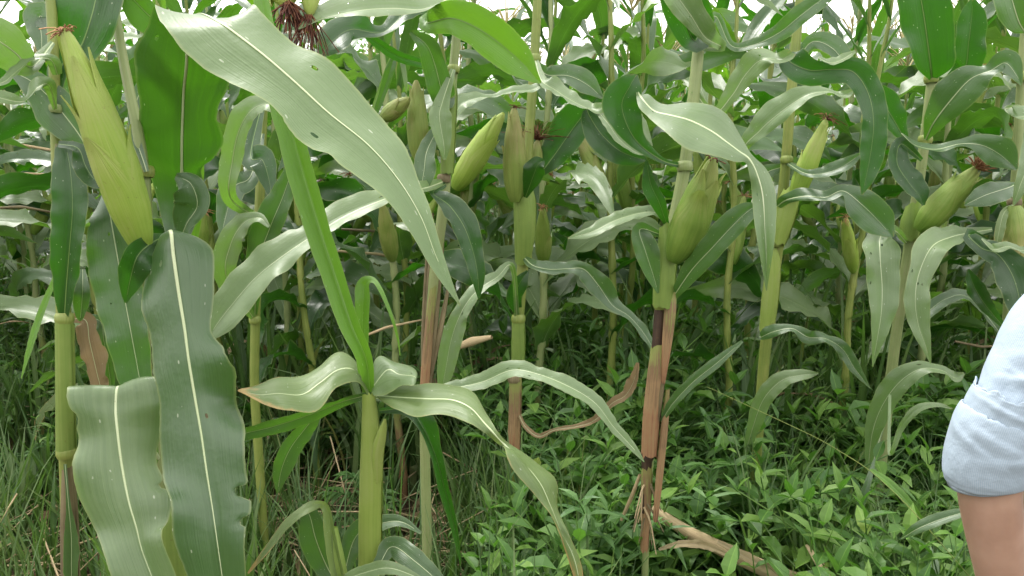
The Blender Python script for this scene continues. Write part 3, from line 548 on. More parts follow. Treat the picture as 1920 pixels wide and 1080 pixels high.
strip(pN, [(850, 130, 1.8, 5, 5, 0), (760, 110, 1.72, 10, 10, 30), (715, 85, 1.68, 10, 10, 30), (680, 60, 1.66, 5, 5, 20)], 'leaf_dark', n=40)
strip(pN, [(700, 225, 1.76, 4, 4, 0), (716, 180, 1.74, 7, 7, 0), (732, 130, 1.72, 9, 9, 0), (742, 100, 1.72, 3, 3, 0)], 'leaf', n=24, rib=False)
strip(pN, [(690, 230, 1.8, 3, 3, 0), (735, 105, 1.76, 3, 3, 0), (752, 110, 1.74, 5, 5, 0), (760, 150, 1.72, 4, 4, 0), (762, 175, 1.72, 1, 1, 0)], 'leaf_pale', n=24, rib=False)
# ear with dark silk cut by the upper edge
ear(pN, (500, -110, 1.36), (540, 8, 1.3), 44, husks=5, seed=21, nsilk=60, silk_len=.045, silk_droop=.5)
ear(pN, (590, -130, 1.34), (580, 30, 1.3), 26, husks=4, seed=22, nsilk=60, silk_len=.045, silk_droop=.8)

# ---- Q: plant behind the left gap
pQ = plant_at(478, 700, 2.1, 'corn plant with an arching pale leaf behind the bright upright blade of the snapped plant', 'corn plants in the second row')
stalk(pQ, [(476, 720, 2.1), (480, 560, 2.1), (486, 400, 2.1), (492, 250, 2.1), (498, 100, 2.1)], [9, 9, 9, 8, 7], 'stalk', nodes=[(485, 420, 2.09, 10), (478, 600, 2.09, 10)], top=.5)
strip(pQ, [(486, 410, 2.09, 6, 6, 0), (432, 370, 1.8, 15, 15, 0, 20), (436, 300, 1.76, 22, 22, 0, 20), (448, 245, 1.74, 24, 22, 0, 20), (470, 208, 1.72, 26, 24, 20), (500, 195, 1.7, 18, 22, 30), (525, 215, 1.68, 4, 4, 40)], 'leaf_pale', n=50)
strip(pQ, [(478, 590, 2.09, 5, 5, 0), (482, 500, 1.9, 22, 20, 0), (505, 430, 1.86, 34, 28, 10), (530, 370, 1.84, 28, 28, 20), (545, 325, 1.82, 16, 16, 20), (552, 290, 1.82, 3, 3, 0)], 'leaf', n=44)
strip(pQ, [(478, 600, 2.09, 5, 5, 0), (425, 520, 1.9, 22, 22, 0), (432, 460, 1.86, 26, 24, 0), (455, 420, 1.84, 20, 22, 20), (485, 408, 1.82, 10, 12, 30), (505, 425, 1.8, 3, 3, 0)], 'leaf_pale', n=44)
strip(pQ, [(492, 250, 2.09, 5, 5, 0), (470, 330, 1.98, 20, 20, 0), (440, 350, 1.94, 26, 26, 0), (425, 400, 1.92, 20, 20, 0), (415, 440, 1.9, 3, 3, 0)], 'leaf', n=40)
strip(pQ, [(495, 180, 2.09, 5, 5, 0), (470, 290, 1.98, 20, 20, 0), (492, 300, 1.94, 26, 24, 0), (505, 340, 1.92, 16, 16, 0), (508, 372, 1.9, 3, 3, 0)], 'leaf_dark', n=40)
ear(pQ, (440, 380, 2.0), (450, 305, 1.98), 15, husks=4, seed=31, nsilk=0, mat='husk_green')

# ---- D: plant with two ears
pD = plant_at(965, 830, 2.15, 'corn plant with two ears side by side under a limp grey green leaf', 'corn plants in the second row')
stalk(pD, [(962, 870, 2.15), (966, 740, 2.15), (972, 600, 2.15), (982, 480, 2.15), (986, 350, 2.16), (992, 250, 2.17), (1002, 120, 2.18), (1008, 0, 2.18)], [11, 11, 10, 11, 11, 9, 8.5, 8], 'stalk', nodes=[(965, 710, 2.14, 12, 'stalk_brown'), (972, 598, 2.14, 12), (984, 480, 2.14, 12), (1003, 110, 2.17, 10)], top=.35)
sheath(pD, [(980, 492, 2.14), (984, 440, 2.13), (984, 380, 2.13), (978, 340, 2.13)], [14, 19, 20, 14], 'sheath_green')
sheath(pD, [(962, 860, 2.14), (965, 790, 2.14), (967, 715, 2.14)], [13, 12, 12], 'sheath_red', label='reddish brown sheath near the ground')
sheath(pD, [(971, 690, 2.14), (972, 650, 2.14), (972, 602, 2.14)], [12, 13, 12], 'sheath_green')
ear(pD, (966, 378, 2.10), (964, 200, 2.08), 20, husks=6, seed=41, nsilk=16, silk_len=.03, mat='husk_old')
ear(pD, (854, 352, 2.10), (944, 212, 2.02), 21, husks=6, seed=42, nsilk=0, mat='husk')
ear(pD, (1000, 330, 2.2), (1008, 262, 2.2), 13, husks=3, seed=43, nsilk=120, silk_len=.09, silk_droop=.3, mat='husk_old')
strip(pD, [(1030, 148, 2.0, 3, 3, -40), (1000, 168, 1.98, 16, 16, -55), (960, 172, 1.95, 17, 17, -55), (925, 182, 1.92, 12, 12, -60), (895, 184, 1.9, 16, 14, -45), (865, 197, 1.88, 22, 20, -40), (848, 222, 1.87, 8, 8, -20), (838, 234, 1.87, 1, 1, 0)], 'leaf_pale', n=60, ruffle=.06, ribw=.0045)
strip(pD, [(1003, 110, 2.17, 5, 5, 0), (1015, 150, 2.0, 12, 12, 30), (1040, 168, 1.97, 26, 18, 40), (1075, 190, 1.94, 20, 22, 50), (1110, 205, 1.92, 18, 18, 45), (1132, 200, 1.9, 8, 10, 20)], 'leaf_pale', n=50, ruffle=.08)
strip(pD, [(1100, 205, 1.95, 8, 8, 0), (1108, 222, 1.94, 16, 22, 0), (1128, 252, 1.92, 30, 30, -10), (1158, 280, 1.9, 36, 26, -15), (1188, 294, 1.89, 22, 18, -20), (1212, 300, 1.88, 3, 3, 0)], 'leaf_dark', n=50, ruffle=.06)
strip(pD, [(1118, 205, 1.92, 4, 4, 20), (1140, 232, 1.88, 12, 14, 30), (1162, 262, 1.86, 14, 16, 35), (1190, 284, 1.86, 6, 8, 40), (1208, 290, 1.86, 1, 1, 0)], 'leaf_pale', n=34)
strip(pD, [(1008, 120, 2.2, 5, 5, 0), (1025, 140, 2.2, 16, 16, 0), (1065, 142, 2.18, 22, 20, 10), (1100, 158, 2.16, 20, 20, 0), (1130, 184, 2.15, 3, 3, 0)], 'leaf', n=40)
strip(pD, [(1010, 330, 2.2, 6, 6, 0), (1040, 290, 2.2, 30, 24, 0), (1075, 240, 2.2, 40, 30, 0), (1105, 200, 2.18, 26, 22, 0), (1130, 165, 2.16, 4, 4, 0)], 'leaf_dark', n=40)
strip(pD, [(985, 370, 2.1, 4, 4, 0), (1000, 330, 2.05, 22, 18, 0), (1008, 310, 2.03, 24, 20, 40), (1020, 300, 2.02, 4, 4, 0)], 'leaf_dark', n=30)
strip(pD, [(970, 600, 2.14, 5, 5, 0), (960, 500, 2.0, 6, 6, -30), (932, 520, 1.95, 15, 15, -45), (895, 545, 1.92, 19, 19, -40), (868, 580, 1.9, 18, 16, -20), (848, 630, 1.89, 22, 20, 0), (836, 690, 1.88, 18, 18, 0), (826, 750, 1.88, 2, 2, 0)], 'leaf_pale', n=70, ruffle=.05, ribw=.0045)
strip(pD, [(982, 482, 2.13, 4, 4, 0), (1000, 498, 2.0, 14, 14, 45), (1030, 505, 1.96, 18, 18, 50), (1065, 504, 1.93, 18, 14, 45), (1095, 505, 1.91, 14, 20, -10), (1122, 535, 1.89, 26, 20, -15), (1148, 572, 1.88, 20, 14, 30), (1178, 592, 1.87, 12, 10, 30), (1205, 622, 1.86, 12, 12, 30), (1225, 655, 1.85, 7, 7, 20), (1234, 682, 1.85, 1, 1, 0)],
      'leaf', n=80, ruffle=.06, ribw=.004)
strip(pD, [(978, 600, 2.16, 4, 4, 0), (965, 560, 2.12, 16, 14, 0), (975, 530, 2.1, 14, 16, 0), (990, 508, 2.1, 3, 3, 0)], 'leaf_dark', n=24)
strip(pD, [(970, 770, 2.14, 3, 3, 0), (985, 800, 2.1, 5, 5, 30), (1010, 818, 2.08, 6, 5, 30), (1040, 806, 2.06, 4, 4, 30), (1080, 800, 2.04, 6, 5, 40), (1115, 788, 2.02, 8, 6, 30), (1148, 756, 2.0, 9, 7, 20), (1172, 742, 2.0, 11, 9, 20), (1188, 715, 2.0, 13, 8, 10), (1196, 680, 2.0, 3, 3, 0)],
      'leaf_dry', n=70, ruffle=.1, ragged=.08, label='curled orange brown dead leaf low on the plant')

# ---- C: the tall plant right of centre
pC = plant_at(1212, 1000, 1.7, 'tall corn plant with reddish brown lower stalk, black ring and fat green ear', 'corn plants in the front row')
stalk(pC, [(1212, 1000, 1.7), (1214, 900, 1.7), (1226, 740, 1.7), (1240, 600, 1.7), (1250, 480, 1.7), (1268, 400, 1.71), (1288, 290, 1.72), (1302, 170, 1.73), (1311, 80, 1.74), (1318, -10, 1.74)], [7, 9, 12, 12, 15, 12, 11, 11, 10, 10], 'stalk_up',
      nodes=[(1213, 856, 1.69, 12, 'node_dark'), (1243, 570, 1.69, 16, 'stalk'), (1284, 312, 1.71, 13, 'stalk_up')], top=.3)
sheath(pC, [(1208, 1030, 1.69), (1211, 960, 1.69), (1213, 880, 1.69)], [8, 9, 11], 'sheath_red', torn=1.1)
seg_tube(pC, 'lower_stalk', [P(1210, 960, 1.69), P(1213, 860, 1.69), P(1222, 740, 1.69), P(1234, 640, 1.69), P(1241, 565, 1.69)], [.0105, .0125, .013, .0135, .0155], 'node_dark', n=40, label='blackish brown bare stalk between the sheaths')
sheath(pC, [(1217, 856, 1.68), (1222, 780, 1.68), (1230, 700, 1.68), (1233, 650, 1.68)], [15, 16.5, 16, 13], 'sheath_red', torn=.7, label='reddish brown sheath with green streaks')
sheath(pC, [(1231, 800, 1.672), (1238, 740, 1.668), (1246, 690, 1.668)], [4, 6, 3], 'stalk_brown', torn=.8)
sheath(pC, [(1243, 720, 1.665), (1250, 650, 1.665), (1256, 590, 1.665), (1258, 550, 1.67)], [4, 9, 11, 10], 'sheath_red', torn=.6)
sheath(pC, [(1229, 975, 1.67), (1236, 900, 1.67), (1246, 800, 1.67), (1252, 730, 1.67)], [5, 7, 7, 4], 'sheath_red')
sheath(pC, [(1242, 574, 1.67), (1246, 520, 1.67), (1250, 470, 1.67), (1247, 425, 1.67)], [18, 20, 18, 11], 'sheath_green')
ear(pC, (1262, 488, 1.64), (1338, 296, 1.58), 32, husks=7, seed=51, nsilk=10, silk_len=.02, mat='husk_green', bend=np.array([.012, 0, .0]))
rr0 = random.Random(77)
for k in range(11):
    a_ = (1212 + rr0.uniform(-7, 9), rr0.uniform(885, 955), 1.69 + rr0.uniform(-.012, .012)); dx_ = rr0.uniform(-34, 34)
    seg_tube(pC, 'root', [P(*a_), P(a_[0] + dx_ * .5, a_[1] + 22, a_[2] - .01), P(a_[0] + dx_, a_[1] + rr0.uniform(45, 90), a_[2] - .02)], [.0028, .0024, .0012], 'straw' if k % 2 else 'stalk_brown', n=10, sides=6)
traced(pC, tri([(1200, 182, 1196, 172, 1191, 150, 1.66, .0, .05), (1214, 176, 1206, 188, 1196, 196, 1.62, .05, -.02), (1236, 190, 1226, 208, 1214, 218, 1.59, .07, -.03), (1264, 195, 1256, 216, 1238, 240, 1.56, .07, -.04), (1302, 198, 1294, 226, 1268, 262, 1.53, .08, -.05), (1338, 196, 1334, 246, 1302, 282, 1.5, .09, -.04),
                (1366, 215, 1362, 266, 1348, 294, 1.47, .07, -.03), (1390, 255, 1386, 284, 1380, 302, 1.45, .04, -.02), (1409, 288, 1404, 297, 1398, 305, 1.43, .01, -.0), (1438, 318, 1418, 322, 1406, 330, 1.42, .02, .0), (1454, 362, 1430, 366, 1410, 366, 1.41, .01, .01), (1455, 425, 1434, 428, 1416, 428, 1.40),
                (1447, 485, 1437, 488, 1426, 488, 1.39), (1438, 545, 1437, 545, 1436, 545, 1.39, 0, 0)]), 'leaf_pale', n=100, ruffle=.02, bulge=.07, ribw=.0045, label='pale leaf spread like a tongue then folded to hang straight down')
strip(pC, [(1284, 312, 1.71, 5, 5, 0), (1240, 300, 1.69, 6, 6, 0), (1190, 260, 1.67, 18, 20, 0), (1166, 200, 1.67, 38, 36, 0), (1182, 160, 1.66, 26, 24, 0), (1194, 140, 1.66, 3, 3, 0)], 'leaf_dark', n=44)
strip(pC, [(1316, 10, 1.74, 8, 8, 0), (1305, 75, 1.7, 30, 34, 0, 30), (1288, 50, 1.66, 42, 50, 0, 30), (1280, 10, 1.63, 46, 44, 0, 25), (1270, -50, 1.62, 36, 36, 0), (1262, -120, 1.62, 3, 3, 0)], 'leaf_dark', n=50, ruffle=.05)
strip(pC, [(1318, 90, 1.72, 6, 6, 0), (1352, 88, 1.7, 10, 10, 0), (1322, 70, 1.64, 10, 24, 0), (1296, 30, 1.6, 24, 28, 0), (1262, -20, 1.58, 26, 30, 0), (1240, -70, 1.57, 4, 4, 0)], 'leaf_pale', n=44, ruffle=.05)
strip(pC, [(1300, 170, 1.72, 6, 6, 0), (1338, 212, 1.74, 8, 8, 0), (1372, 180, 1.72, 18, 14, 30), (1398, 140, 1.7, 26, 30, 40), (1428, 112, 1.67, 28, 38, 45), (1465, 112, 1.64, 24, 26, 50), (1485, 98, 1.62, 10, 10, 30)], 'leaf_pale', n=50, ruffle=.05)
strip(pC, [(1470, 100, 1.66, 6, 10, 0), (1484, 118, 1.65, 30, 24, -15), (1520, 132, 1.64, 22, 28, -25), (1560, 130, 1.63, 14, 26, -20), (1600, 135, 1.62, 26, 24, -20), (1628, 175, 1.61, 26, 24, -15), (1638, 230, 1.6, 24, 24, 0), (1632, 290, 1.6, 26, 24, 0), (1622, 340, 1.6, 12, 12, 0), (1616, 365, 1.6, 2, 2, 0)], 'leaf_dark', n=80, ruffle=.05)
strip(pC, [(1534, 108, 1.63, 4, 4, 40), (1556, 118, 1.6, 12, 12, 45), (1578, 112, 1.6, 12, 10, 45), (1604, 96, 1.61, 2, 2, 0)], 'leaf_pale', n=24)
strip(pC, [(1318, 100, 1.75, 4, 4, 0), (1340, 30, 1.8, 8, 8, 0), (1370, 85, 1.8, 8, 8, 0), (1410, 85, 1.78, 12, 12, 30), (1460, 62, 1.75, 16, 16, 0), (1500, 30, 1.73, 20, 16, 0), (1540, 0, 1.72, 14, 14, 0), (1590, -30, 1.7, 3, 3, 0)], 'leaf', n=50)
strip(pC, [(1250, 575, 1.69, 4, 4, 0), (1268, 548, 1.66, 10, 10, 10), (1298, 505, 1.62, 20, 22, 20), (1335, 465, 1.58, 26, 24, 25), (1372, 425, 1.55, 28, 26, 30), (1400, 398, 1.53, 22, 20, 30), (1420, 385, 1.52, 4, 4, 0)], 'leaf', n=50, ruffle=.03)
strip(pC, [(1252, 412, 1.69, 4, 4, 0), (1225, 398, 1.66, 14, 14, -40), (1190, 402, 1.63, 18, 18, -45), (1150, 415, 1.6, 20, 18, -45), (1112, 434, 1.58, 16, 14, -40), (1065, 447, 1.56, 1, 1, 0)], 'leaf_pale', n=50, ruffle=.05, ribw=.004)
strip(pC, [(1250, 420, 1.66, 5, 5, 0), (1236, 380, 1.64, 18, 12, 0), (1220, 345, 1.63, 18, 10, 0), (1212, 300, 1.62, 3, 2, 0)], 'leaf_dark', n=30)
strip(pC, [(1240, 440, 1.68, 5, 5, 0), (1200, 430, 1.66, 14, 14, 0), (1210, 470, 1.65, 26, 22, 0), (1226, 520, 1.65, 12, 14, 0), (1234, 550, 1.65, 2, 2, 0)], 'leaf', n=34)
strip(pC, [(1240, 790, 1.67, 4, 4, 0), (1262, 756, 1.65, 11, 9, 20), (1300, 716, 1.63, 12, 10, 25), (1345, 680, 1.61, 12, 10, 30), (1392, 640, 1.6, 3, 3, 30)], 'leaf', n=40)

# ---- E
pE = plant_at(1430, 740, 2.2, 'corn plant with slender yellow green stalk and a narrow pointed pale ear', 'corn plants in the second row')
stalk(pE, [(1424, 780, 2.2), (1434, 660, 2.2), (1448, 540, 2.2), (1462, 430, 2.2), (1473, 310, 2.2), (1484, 170, 2.2), (1500, 0, 2.2)], [10, 11, 11, 11, 9, 9, 8], 'stalk', nodes=[(1454, 455, 2.19, 12), (1475, 300, 2.19, 10), (1440, 605, 2.19, 12)], top=.35)
sheath(pE, [(1456, 458, 2.18), (1466, 420, 2.18), (1476, 385, 2.18), (1484, 355, 2.18)], [15, 19, 19, 13], 'sheath')
sheath(pE, [(1437, 620, 2.19), (1444, 560, 2.19), (1450, 500, 2.19), (1448, 470, 2.19)], [13, 15, 13, 8], 'sheath')
ear(pE, (1488, 375, 2.15), (1550, 222, 2.12), 17, husks=6, seed=61, nsilk=30, silk_len=.05, mat='husk')
strip(pE, [(1456, 388, 2.18, 5, 5, 0), (1475, 375, 2.1, 14, 14, 45), (1510, 368, 2.04, 22, 20, 50), (1548, 370, 2.0, 16, 18, 50), (1580, 358, 1.98, 12, 14, 20), (1612, 380, 1.96, 30, 32, -15), (1648, 415, 1.95, 30, 30, -15), (1674, 445, 1.94, 4, 4, 0)], 'leaf', n=70, ruffle=.04, ribw=.0045)
strip(pE, [(1448, 340, 2.19, 4, 4, 0), (1395, 285, 2.1, 8, 8, 20), (1425, 245, 2.06, 24, 20, 35), (1462, 212, 2.03, 34, 26, 40), (1510, 180, 2.0, 24, 22, 45), (1552, 172, 1.98, 12, 14, 50), (1580, 180, 1.96, 12, 12, 45), (1602, 168, 1.95, 2, 2, 0)], 'leaf_pale', n=70, ruffle=.05, ribw=.0045)
strip(pE, [(1475, 305, 2.19, 4, 4, 0), (1510, 325, 2.05, 8, 8, 20), (1545, 325, 2.02, 14, 12, 35), (1580, 312, 2.0, 16, 14, 30), (1615, 288, 1.98, 3, 3, 0)], 'leaf', n=40, ruffle=.05)
strip(pE, [(1440, 610, 2.18, 3, 3, 0), (1425, 632, 2.1, 5, 5, 20), (1450, 622, 2.05, 17, 17, 50), (1485, 616, 2.02, 9, 9, 40), (1515, 632, 2.0, 15, 14, -15), (1548, 635, 1.98, 12, 11, 45), (1580, 655, 1.97, 14, 13, -10), (1602, 690, 1.96, 12, 11, 0), (1632, 728, 1.96, 1, 1, 0)], 'leaf', n=60, ruffle=.06, ribw=.0035)
strip(pE, [(1395, 860, 2.15, 3, 3, 0), (1412, 800, 2.1, 14, 14, 0), (1432, 748, 2.07, 18, 17, 20), (1465, 714, 2.05, 18, 18, 35), (1500, 704, 2.03, 14, 14, 40), (1534, 700, 2.02, 2, 2, 0)], 'leaf_pale', n=44, ruffle=.06)
strip(pE, [(1475, 310, 2.22, 5, 5, 0), (1430, 330, 2.22, 16, 16, 0), (1432, 380, 2.2, 18, 16, 0), (1424, 425, 2.2, 3, 3, 0)], 'leaf', n=30)
strip(pE, [(1488, 130, 2.2, 5, 5, 0), (1520, 80, 2.2, 14, 14, 0), (1560, 90, 2.18, 22, 16, 0), (1590, 130, 2.16, 16, 14, 0), (1600, 160, 2.16, 3, 3, 0)], 'leaf', n=34)

# ---- F: plant with the ear that shows brown silk
pF = plant_at(1672, 780, 2.2, 'corn plant with a plump slanting ear ending in a brown silk tuft', 'corn plants in the second row')
stalk(pF, [(1660, 800, 2.2), (1672, 690, 2.2), (1690, 560, 2.2), (1708, 440, 2.2), (1728, 310, 2.2), (1742, 200, 2.2), (1752, 100, 2.2), (1758, 0, 2.2)], [10, 10, 10, 10, 9, 9, 8, 7], 'stalk_up', nodes=[(1707, 445, 2.19, 12), (1735, 262, 2.19, 11), (1746, 148, 2.19, 11)], top=.4)
sheath(pF, [(1704, 448, 2.18), (1708, 415, 2.18), (1712, 385, 2.18)], [17, 17, 12], 'sheath_green')
ear(pF, (1722, 432, 2.12), (1832, 314, 2.06), 24, husks=7, seed=71, nsilk=170, silk_len=.035, silk='silk_light', silk_droop=.1, mat='husk_green')
strip(pF, [(1747, 150, 2.18, 8, 8, 0, 25), (1745, 128, 2.15, 36, 36, 0, 25), (1739, 80, 2.12, 46, 46, 0, 18), (1732, 30, 2.1, 50, 46, 0), (1722, -30, 2.08, 44, 42, 0), (1712, -100, 2.06, 26, 26, 0), (1700, -170, 2.05, 2, 2, 0)], 'leaf_dark', n=60, ruffle=.04)
strip(pF, [(1775, 150, 2.3, 6, 6, 0), (1808, 130, 2.28, 28, 26, 0), (1816, 80, 2.26, 30, 28, 0), (1822, 30, 2.25, 26, 24, 0), (1824, 0, 2.24, 6, 6, 0)], 'leaf_dark', n=40, ruffle=.04)
strip(pF, [(1735, 262, 2.17, 4, 4, 0), (1752, 228, 2.12, 22, 20, 10), (1785, 185, 2.08, 38, 34, 20), (1820, 148, 2.05, 28, 36, 30), (1858, 132, 2.02, 16, 20, 45), (1885, 118, 2.0, 24, 22, -10), (1905, 140, 1.99, 12, 14, 0), (1915, 160, 1.99, 2, 2, 0)], 'leaf', n=60, ruffle=.05, ribw=.005)
strip(pF, [(1690, 250, 2.1, 2, 2, 40), (1715, 272, 2.06, 14, 12, 50), (1755, 280, 2.04, 14, 14, 50), (1800, 270, 2.02, 10, 10, 40), (1840, 272, 2.0, 22, 22, -15), (1875, 290, 1.99, 30, 26, -15), (1906, 318, 1.98, 4, 4, 0)], 'leaf', n=60, ruffle=.04)
strip(pF, [(1728, 300, 2.18, 4, 4, 0), (1690, 270, 2.1, 14, 14, 0), (1682, 305, 2.08, 22, 20, 0), (1702, 340, 2.06, 26, 20, 10), (1722, 365, 2.05, 20, 14, 10), (1732, 385, 2.05, 3, 3, 0)], 'leaf_dark', n=40, ruffle=.06)
strip(pF, [(1700, 270, 2.2, 4, 4, 0), (1680, 232, 2.18, 22, 20, 0), (1655, 190, 2.16, 30, 28, 0), (1640, 160, 2.14, 8, 8, 0)], 'leaf_dark', n=30)
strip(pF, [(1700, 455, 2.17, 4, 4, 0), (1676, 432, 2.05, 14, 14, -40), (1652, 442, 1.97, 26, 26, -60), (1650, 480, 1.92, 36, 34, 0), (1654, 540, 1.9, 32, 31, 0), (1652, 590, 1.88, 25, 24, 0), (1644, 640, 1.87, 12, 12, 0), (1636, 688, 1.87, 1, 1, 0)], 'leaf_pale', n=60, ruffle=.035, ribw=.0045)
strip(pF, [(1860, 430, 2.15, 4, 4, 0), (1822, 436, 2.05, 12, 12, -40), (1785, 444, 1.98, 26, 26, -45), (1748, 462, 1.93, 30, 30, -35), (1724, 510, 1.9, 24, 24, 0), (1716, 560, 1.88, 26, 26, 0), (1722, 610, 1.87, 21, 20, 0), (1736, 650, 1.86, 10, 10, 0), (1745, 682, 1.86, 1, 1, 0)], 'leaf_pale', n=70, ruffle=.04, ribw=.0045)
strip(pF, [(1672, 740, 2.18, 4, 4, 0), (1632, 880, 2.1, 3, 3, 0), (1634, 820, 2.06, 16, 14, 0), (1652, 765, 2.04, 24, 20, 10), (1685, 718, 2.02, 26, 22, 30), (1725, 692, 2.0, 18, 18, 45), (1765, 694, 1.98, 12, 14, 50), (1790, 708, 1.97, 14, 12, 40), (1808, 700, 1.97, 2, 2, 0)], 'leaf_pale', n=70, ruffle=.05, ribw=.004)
strip(pF, [(1668, 740, 2.0, 3, 3, 0), (1668, 850, 1.8, 4, 4, 0), (1690, 800, 1.79, 7, 7, 0), (1720, 768, 1.78, 9, 8, 40), (1755, 760, 1.77, 7, 6, 50), (1786, 766, 1.77, 1, 1, 0)], 'leaf_pale', n=50, rib=False)
strip(pF, [(1640, 860, 1.9, 2, 2, 0), (1628, 900, 1.86, 7, 7, 0), (1612, 950, 1.84, 9, 9, 0), (1604, 1000, 1.83, 7, 7, 0), (1603, 1050, 1.83, 1, 1, 0)], 'leaf', n=30, rib=False)
strip(pF, [(1690, 1010, 1.5, 2, 2, 30), (1720, 992, 1.48, 12, 10, 40), (1760, 975, 1.47, 14, 12, 40), (1810, 960, 1.46, 9, 9, 40), (1850, 950, 1.46, 1, 1, 0)], 'leaf', n=30)
strip(pF, [(1632, 880, 1.8, 3, 3, 0), (1665, 905, 1.76, 10, 9, 30), (1700, 940, 1.74, 10, 9, 20), (1730, 975, 1.73, 2, 2, 0)], 'leaf_fresh', n=30)

# ---- H: plant at the right edge, withered ear hanging
pH = plant_at(1908, 700, 2.1, 'corn plant at the right edge with a yellowed ear hanging down', 'corn plants in the second row')
stalk(pH, [(1880, 820, 2.1), (1890, 600, 2.1), (1898, 450, 2.1), (1905, 340, 2.1), (1912, 200, 2.1), (1922, 60, 2.1), (1930, -40, 2.1)], [10, 10, 9, 9, 8, 8, 7], 'stalk_up', nodes=[(1912, 145, 2.09, 12), (1902, 380, 2.09, 11, 'stalk_brown')], top=.35)
ear(pH, (1902, 386, 2.02), (1908, 500, 2.0), 21, husks=6, seed=81, nsilk=0, mat='husk_old')
strip(pH, [(1900, 385, 2.05, 3, 3, 0), (1882, 400, 2.0, 8, 8, 0), (1872, 440, 1.98, 10, 10, 0), (1868, 470, 1.98, 1, 1, 0)], 'leaf_wilt', n=24)
strip(pH, [(1912, 200, 2.09, 4, 4, 0), (1885, 205, 2.0, 8, 8, 30), (1905, 220, 1.95, 24, 20, 50), (1940, 215, 1.93, 26, 24, 50), (1990, 230, 1.9, 3, 3, 0)], 'leaf_pale', n=34)
strip(pH, [(1925, 230, 1.95, 4, 4, 0), (1928, 300, 1.9, 22, 20, 0), (1912, 350, 1.88, 14, 14, 0), (1900, 385, 1.88, 2, 2, 0)], 'leaf_pale', n=34)
strip(pH, [(1922, 60, 2.09, 6, 6, 0), (1910, 40, 2.05, 34, 34, 0), (1895, -10, 2.03, 40, 40, 0), (1880, -70, 2.02, 4, 4, 0)], 'leaf', n=34)
strip(pH, [(1905, 345, 2.08, 4, 4, 0), (1890, 352, 2.04, 20, 12, -20), (1850, 365, 2.02, 26, 22, -20), (1822, 378, 2.01, 12, 12, -10), (1808, 385, 2.01, 2, 2, 0)], 'leaf', n=34)
strip(pH, [(1895, 480, 2.05, 4, 4, 0), (1818, 440, 1.98, 8, 12, 0), (1840, 465, 1.96, 20, 22, 10), (1872, 478, 1.94, 22, 30, 0), (1900, 520, 1.92, 36, 40, 0), (1915, 580, 1.9, 28, 30, 0), (1925, 650, 1.9, 3, 3, 0)], 'leaf_dark', n=60, ruffle=.05)
strip(pH, [(1840, 448, 1.94, 3, 3, 40), (1862, 468, 1.92, 14, 14, 50), (1890, 462, 1.9, 12, 10, 50), (1918, 470, 1.9, 10, 10, 40), (1945, 460, 1.9, 2, 2, 0)], 'leaf_pale', n=30)
strip(pH, [(1888, 620, 2.08, 3, 3, 0), (1850, 575, 2.0, 14, 14, 0), (1828, 540, 1.98, 20, 18, 0), (1815, 505, 1.97, 3, 3, 0)], 'leaf_dark', n=30)
strip(pH, [(1888, 640, 2.08, 3, 3, 0), (1820, 560, 2.1, 14, 14, -40), (1775, 560, 2.08, 16, 14, -45), (1735, 590, 2.06, 12, 12, -30), (1715, 620, 2.05, 2, 2, 0)], 'leaf', n=34)
# ================================================================== the rest of the field
def proc_leaf(seed, Ln, W, el0, el1, twist=0.0, n=24, m=7, ruff=.06, side=0.0):
    """corn leaf in its own frame: base at the origin, runs out along +X, rises at el0 and ends at el1 degrees"""
    r = np.random.default_rng(seed); s = np.linspace(0, 1, n)
    el = np.radians(el0 + (el1 - el0) * (s ** r.uniform(.8, 1.5))); az = np.radians(side * s ** 1.5)
    T = np.stack([np.cos(el) * np.cos(az), np.cos(el) * np.sin(az), np.sin(el)], 1)
    C = np.concatenate([[[0, 0, 0]], np.cumsum((T[:-1] + T[1:]) / 2, 0)]) * Ln / (n - 1)
    w = W * np.interp(s, [0, .05, .2, .42, .7, .88, 1], [.35, .55, .85, 1, .78, .4, .02]) / 2
    S = nrm(np.cross(np.array([0, 0, 1.]), T) + 1e-6); U = np.cross(T, S)
    tw = np.radians(twist * np.clip(s - .15, 0, 1) ** 1.2 + 14 * np.sin(s * 7 + r.uniform(0, 6)))
    S2 = S * np.cos(tw)[:, None] + U * np.sin(tw)[:, None]; U2 = np.cross(T, S2)
    v = math.radians(16)
    L = C + (S2 * math.cos(v) + U2 * math.sin(v)) * w[:, None]; Rr = C + (-S2 * math.cos(v) + U2 * math.sin(v)) * w[:, None]
    return build_ribbon(L, C, Rr, n, m, ruff, 7, .05, seed, .02)

rr_ = random.Random(5)
def lib_leaf(kind, i, mat, **k):
    V, F, uv = proc_leaf(**k); LIB[kind].append(mesh_np('leaf', V, F, mat, uv))
LIB = {'top': [], 'mid': [], 'low': []}
mats_mid = ['leaf', 'leaf_dark', 'leaf_pale', 'leaf', 'leaf_pale', 'leaf_dark', 'leaf']
for i in range(8): lib_leaf('top', i, M[['leaf', 'leaf_dark', 'leaf_fresh', 'leaf'][i % 4]], seed=200 + i, Ln=rr_.uniform(.45, .62), W=rr_.uniform(.065, .09), el0=rr_.uniform(62, 76), el1=rr_.uniform(-50, 30), twist=rr_.uniform(-60, 60), side=rr_.uniform(-30, 30), ruff=.05)
for i in range(24): lib_leaf('mid', i, M[mats_mid[i % 7]], seed=300 + i, Ln=rr_.uniform(.42, .78), W=rr_.uniform(.085, .125), el0=rr_.uniform(35, 66), el1=rr_.uniform(-95, -10), twist=rr_.uniform(-230, 230), side=rr_.uniform(-80, 80), ruff=.15)
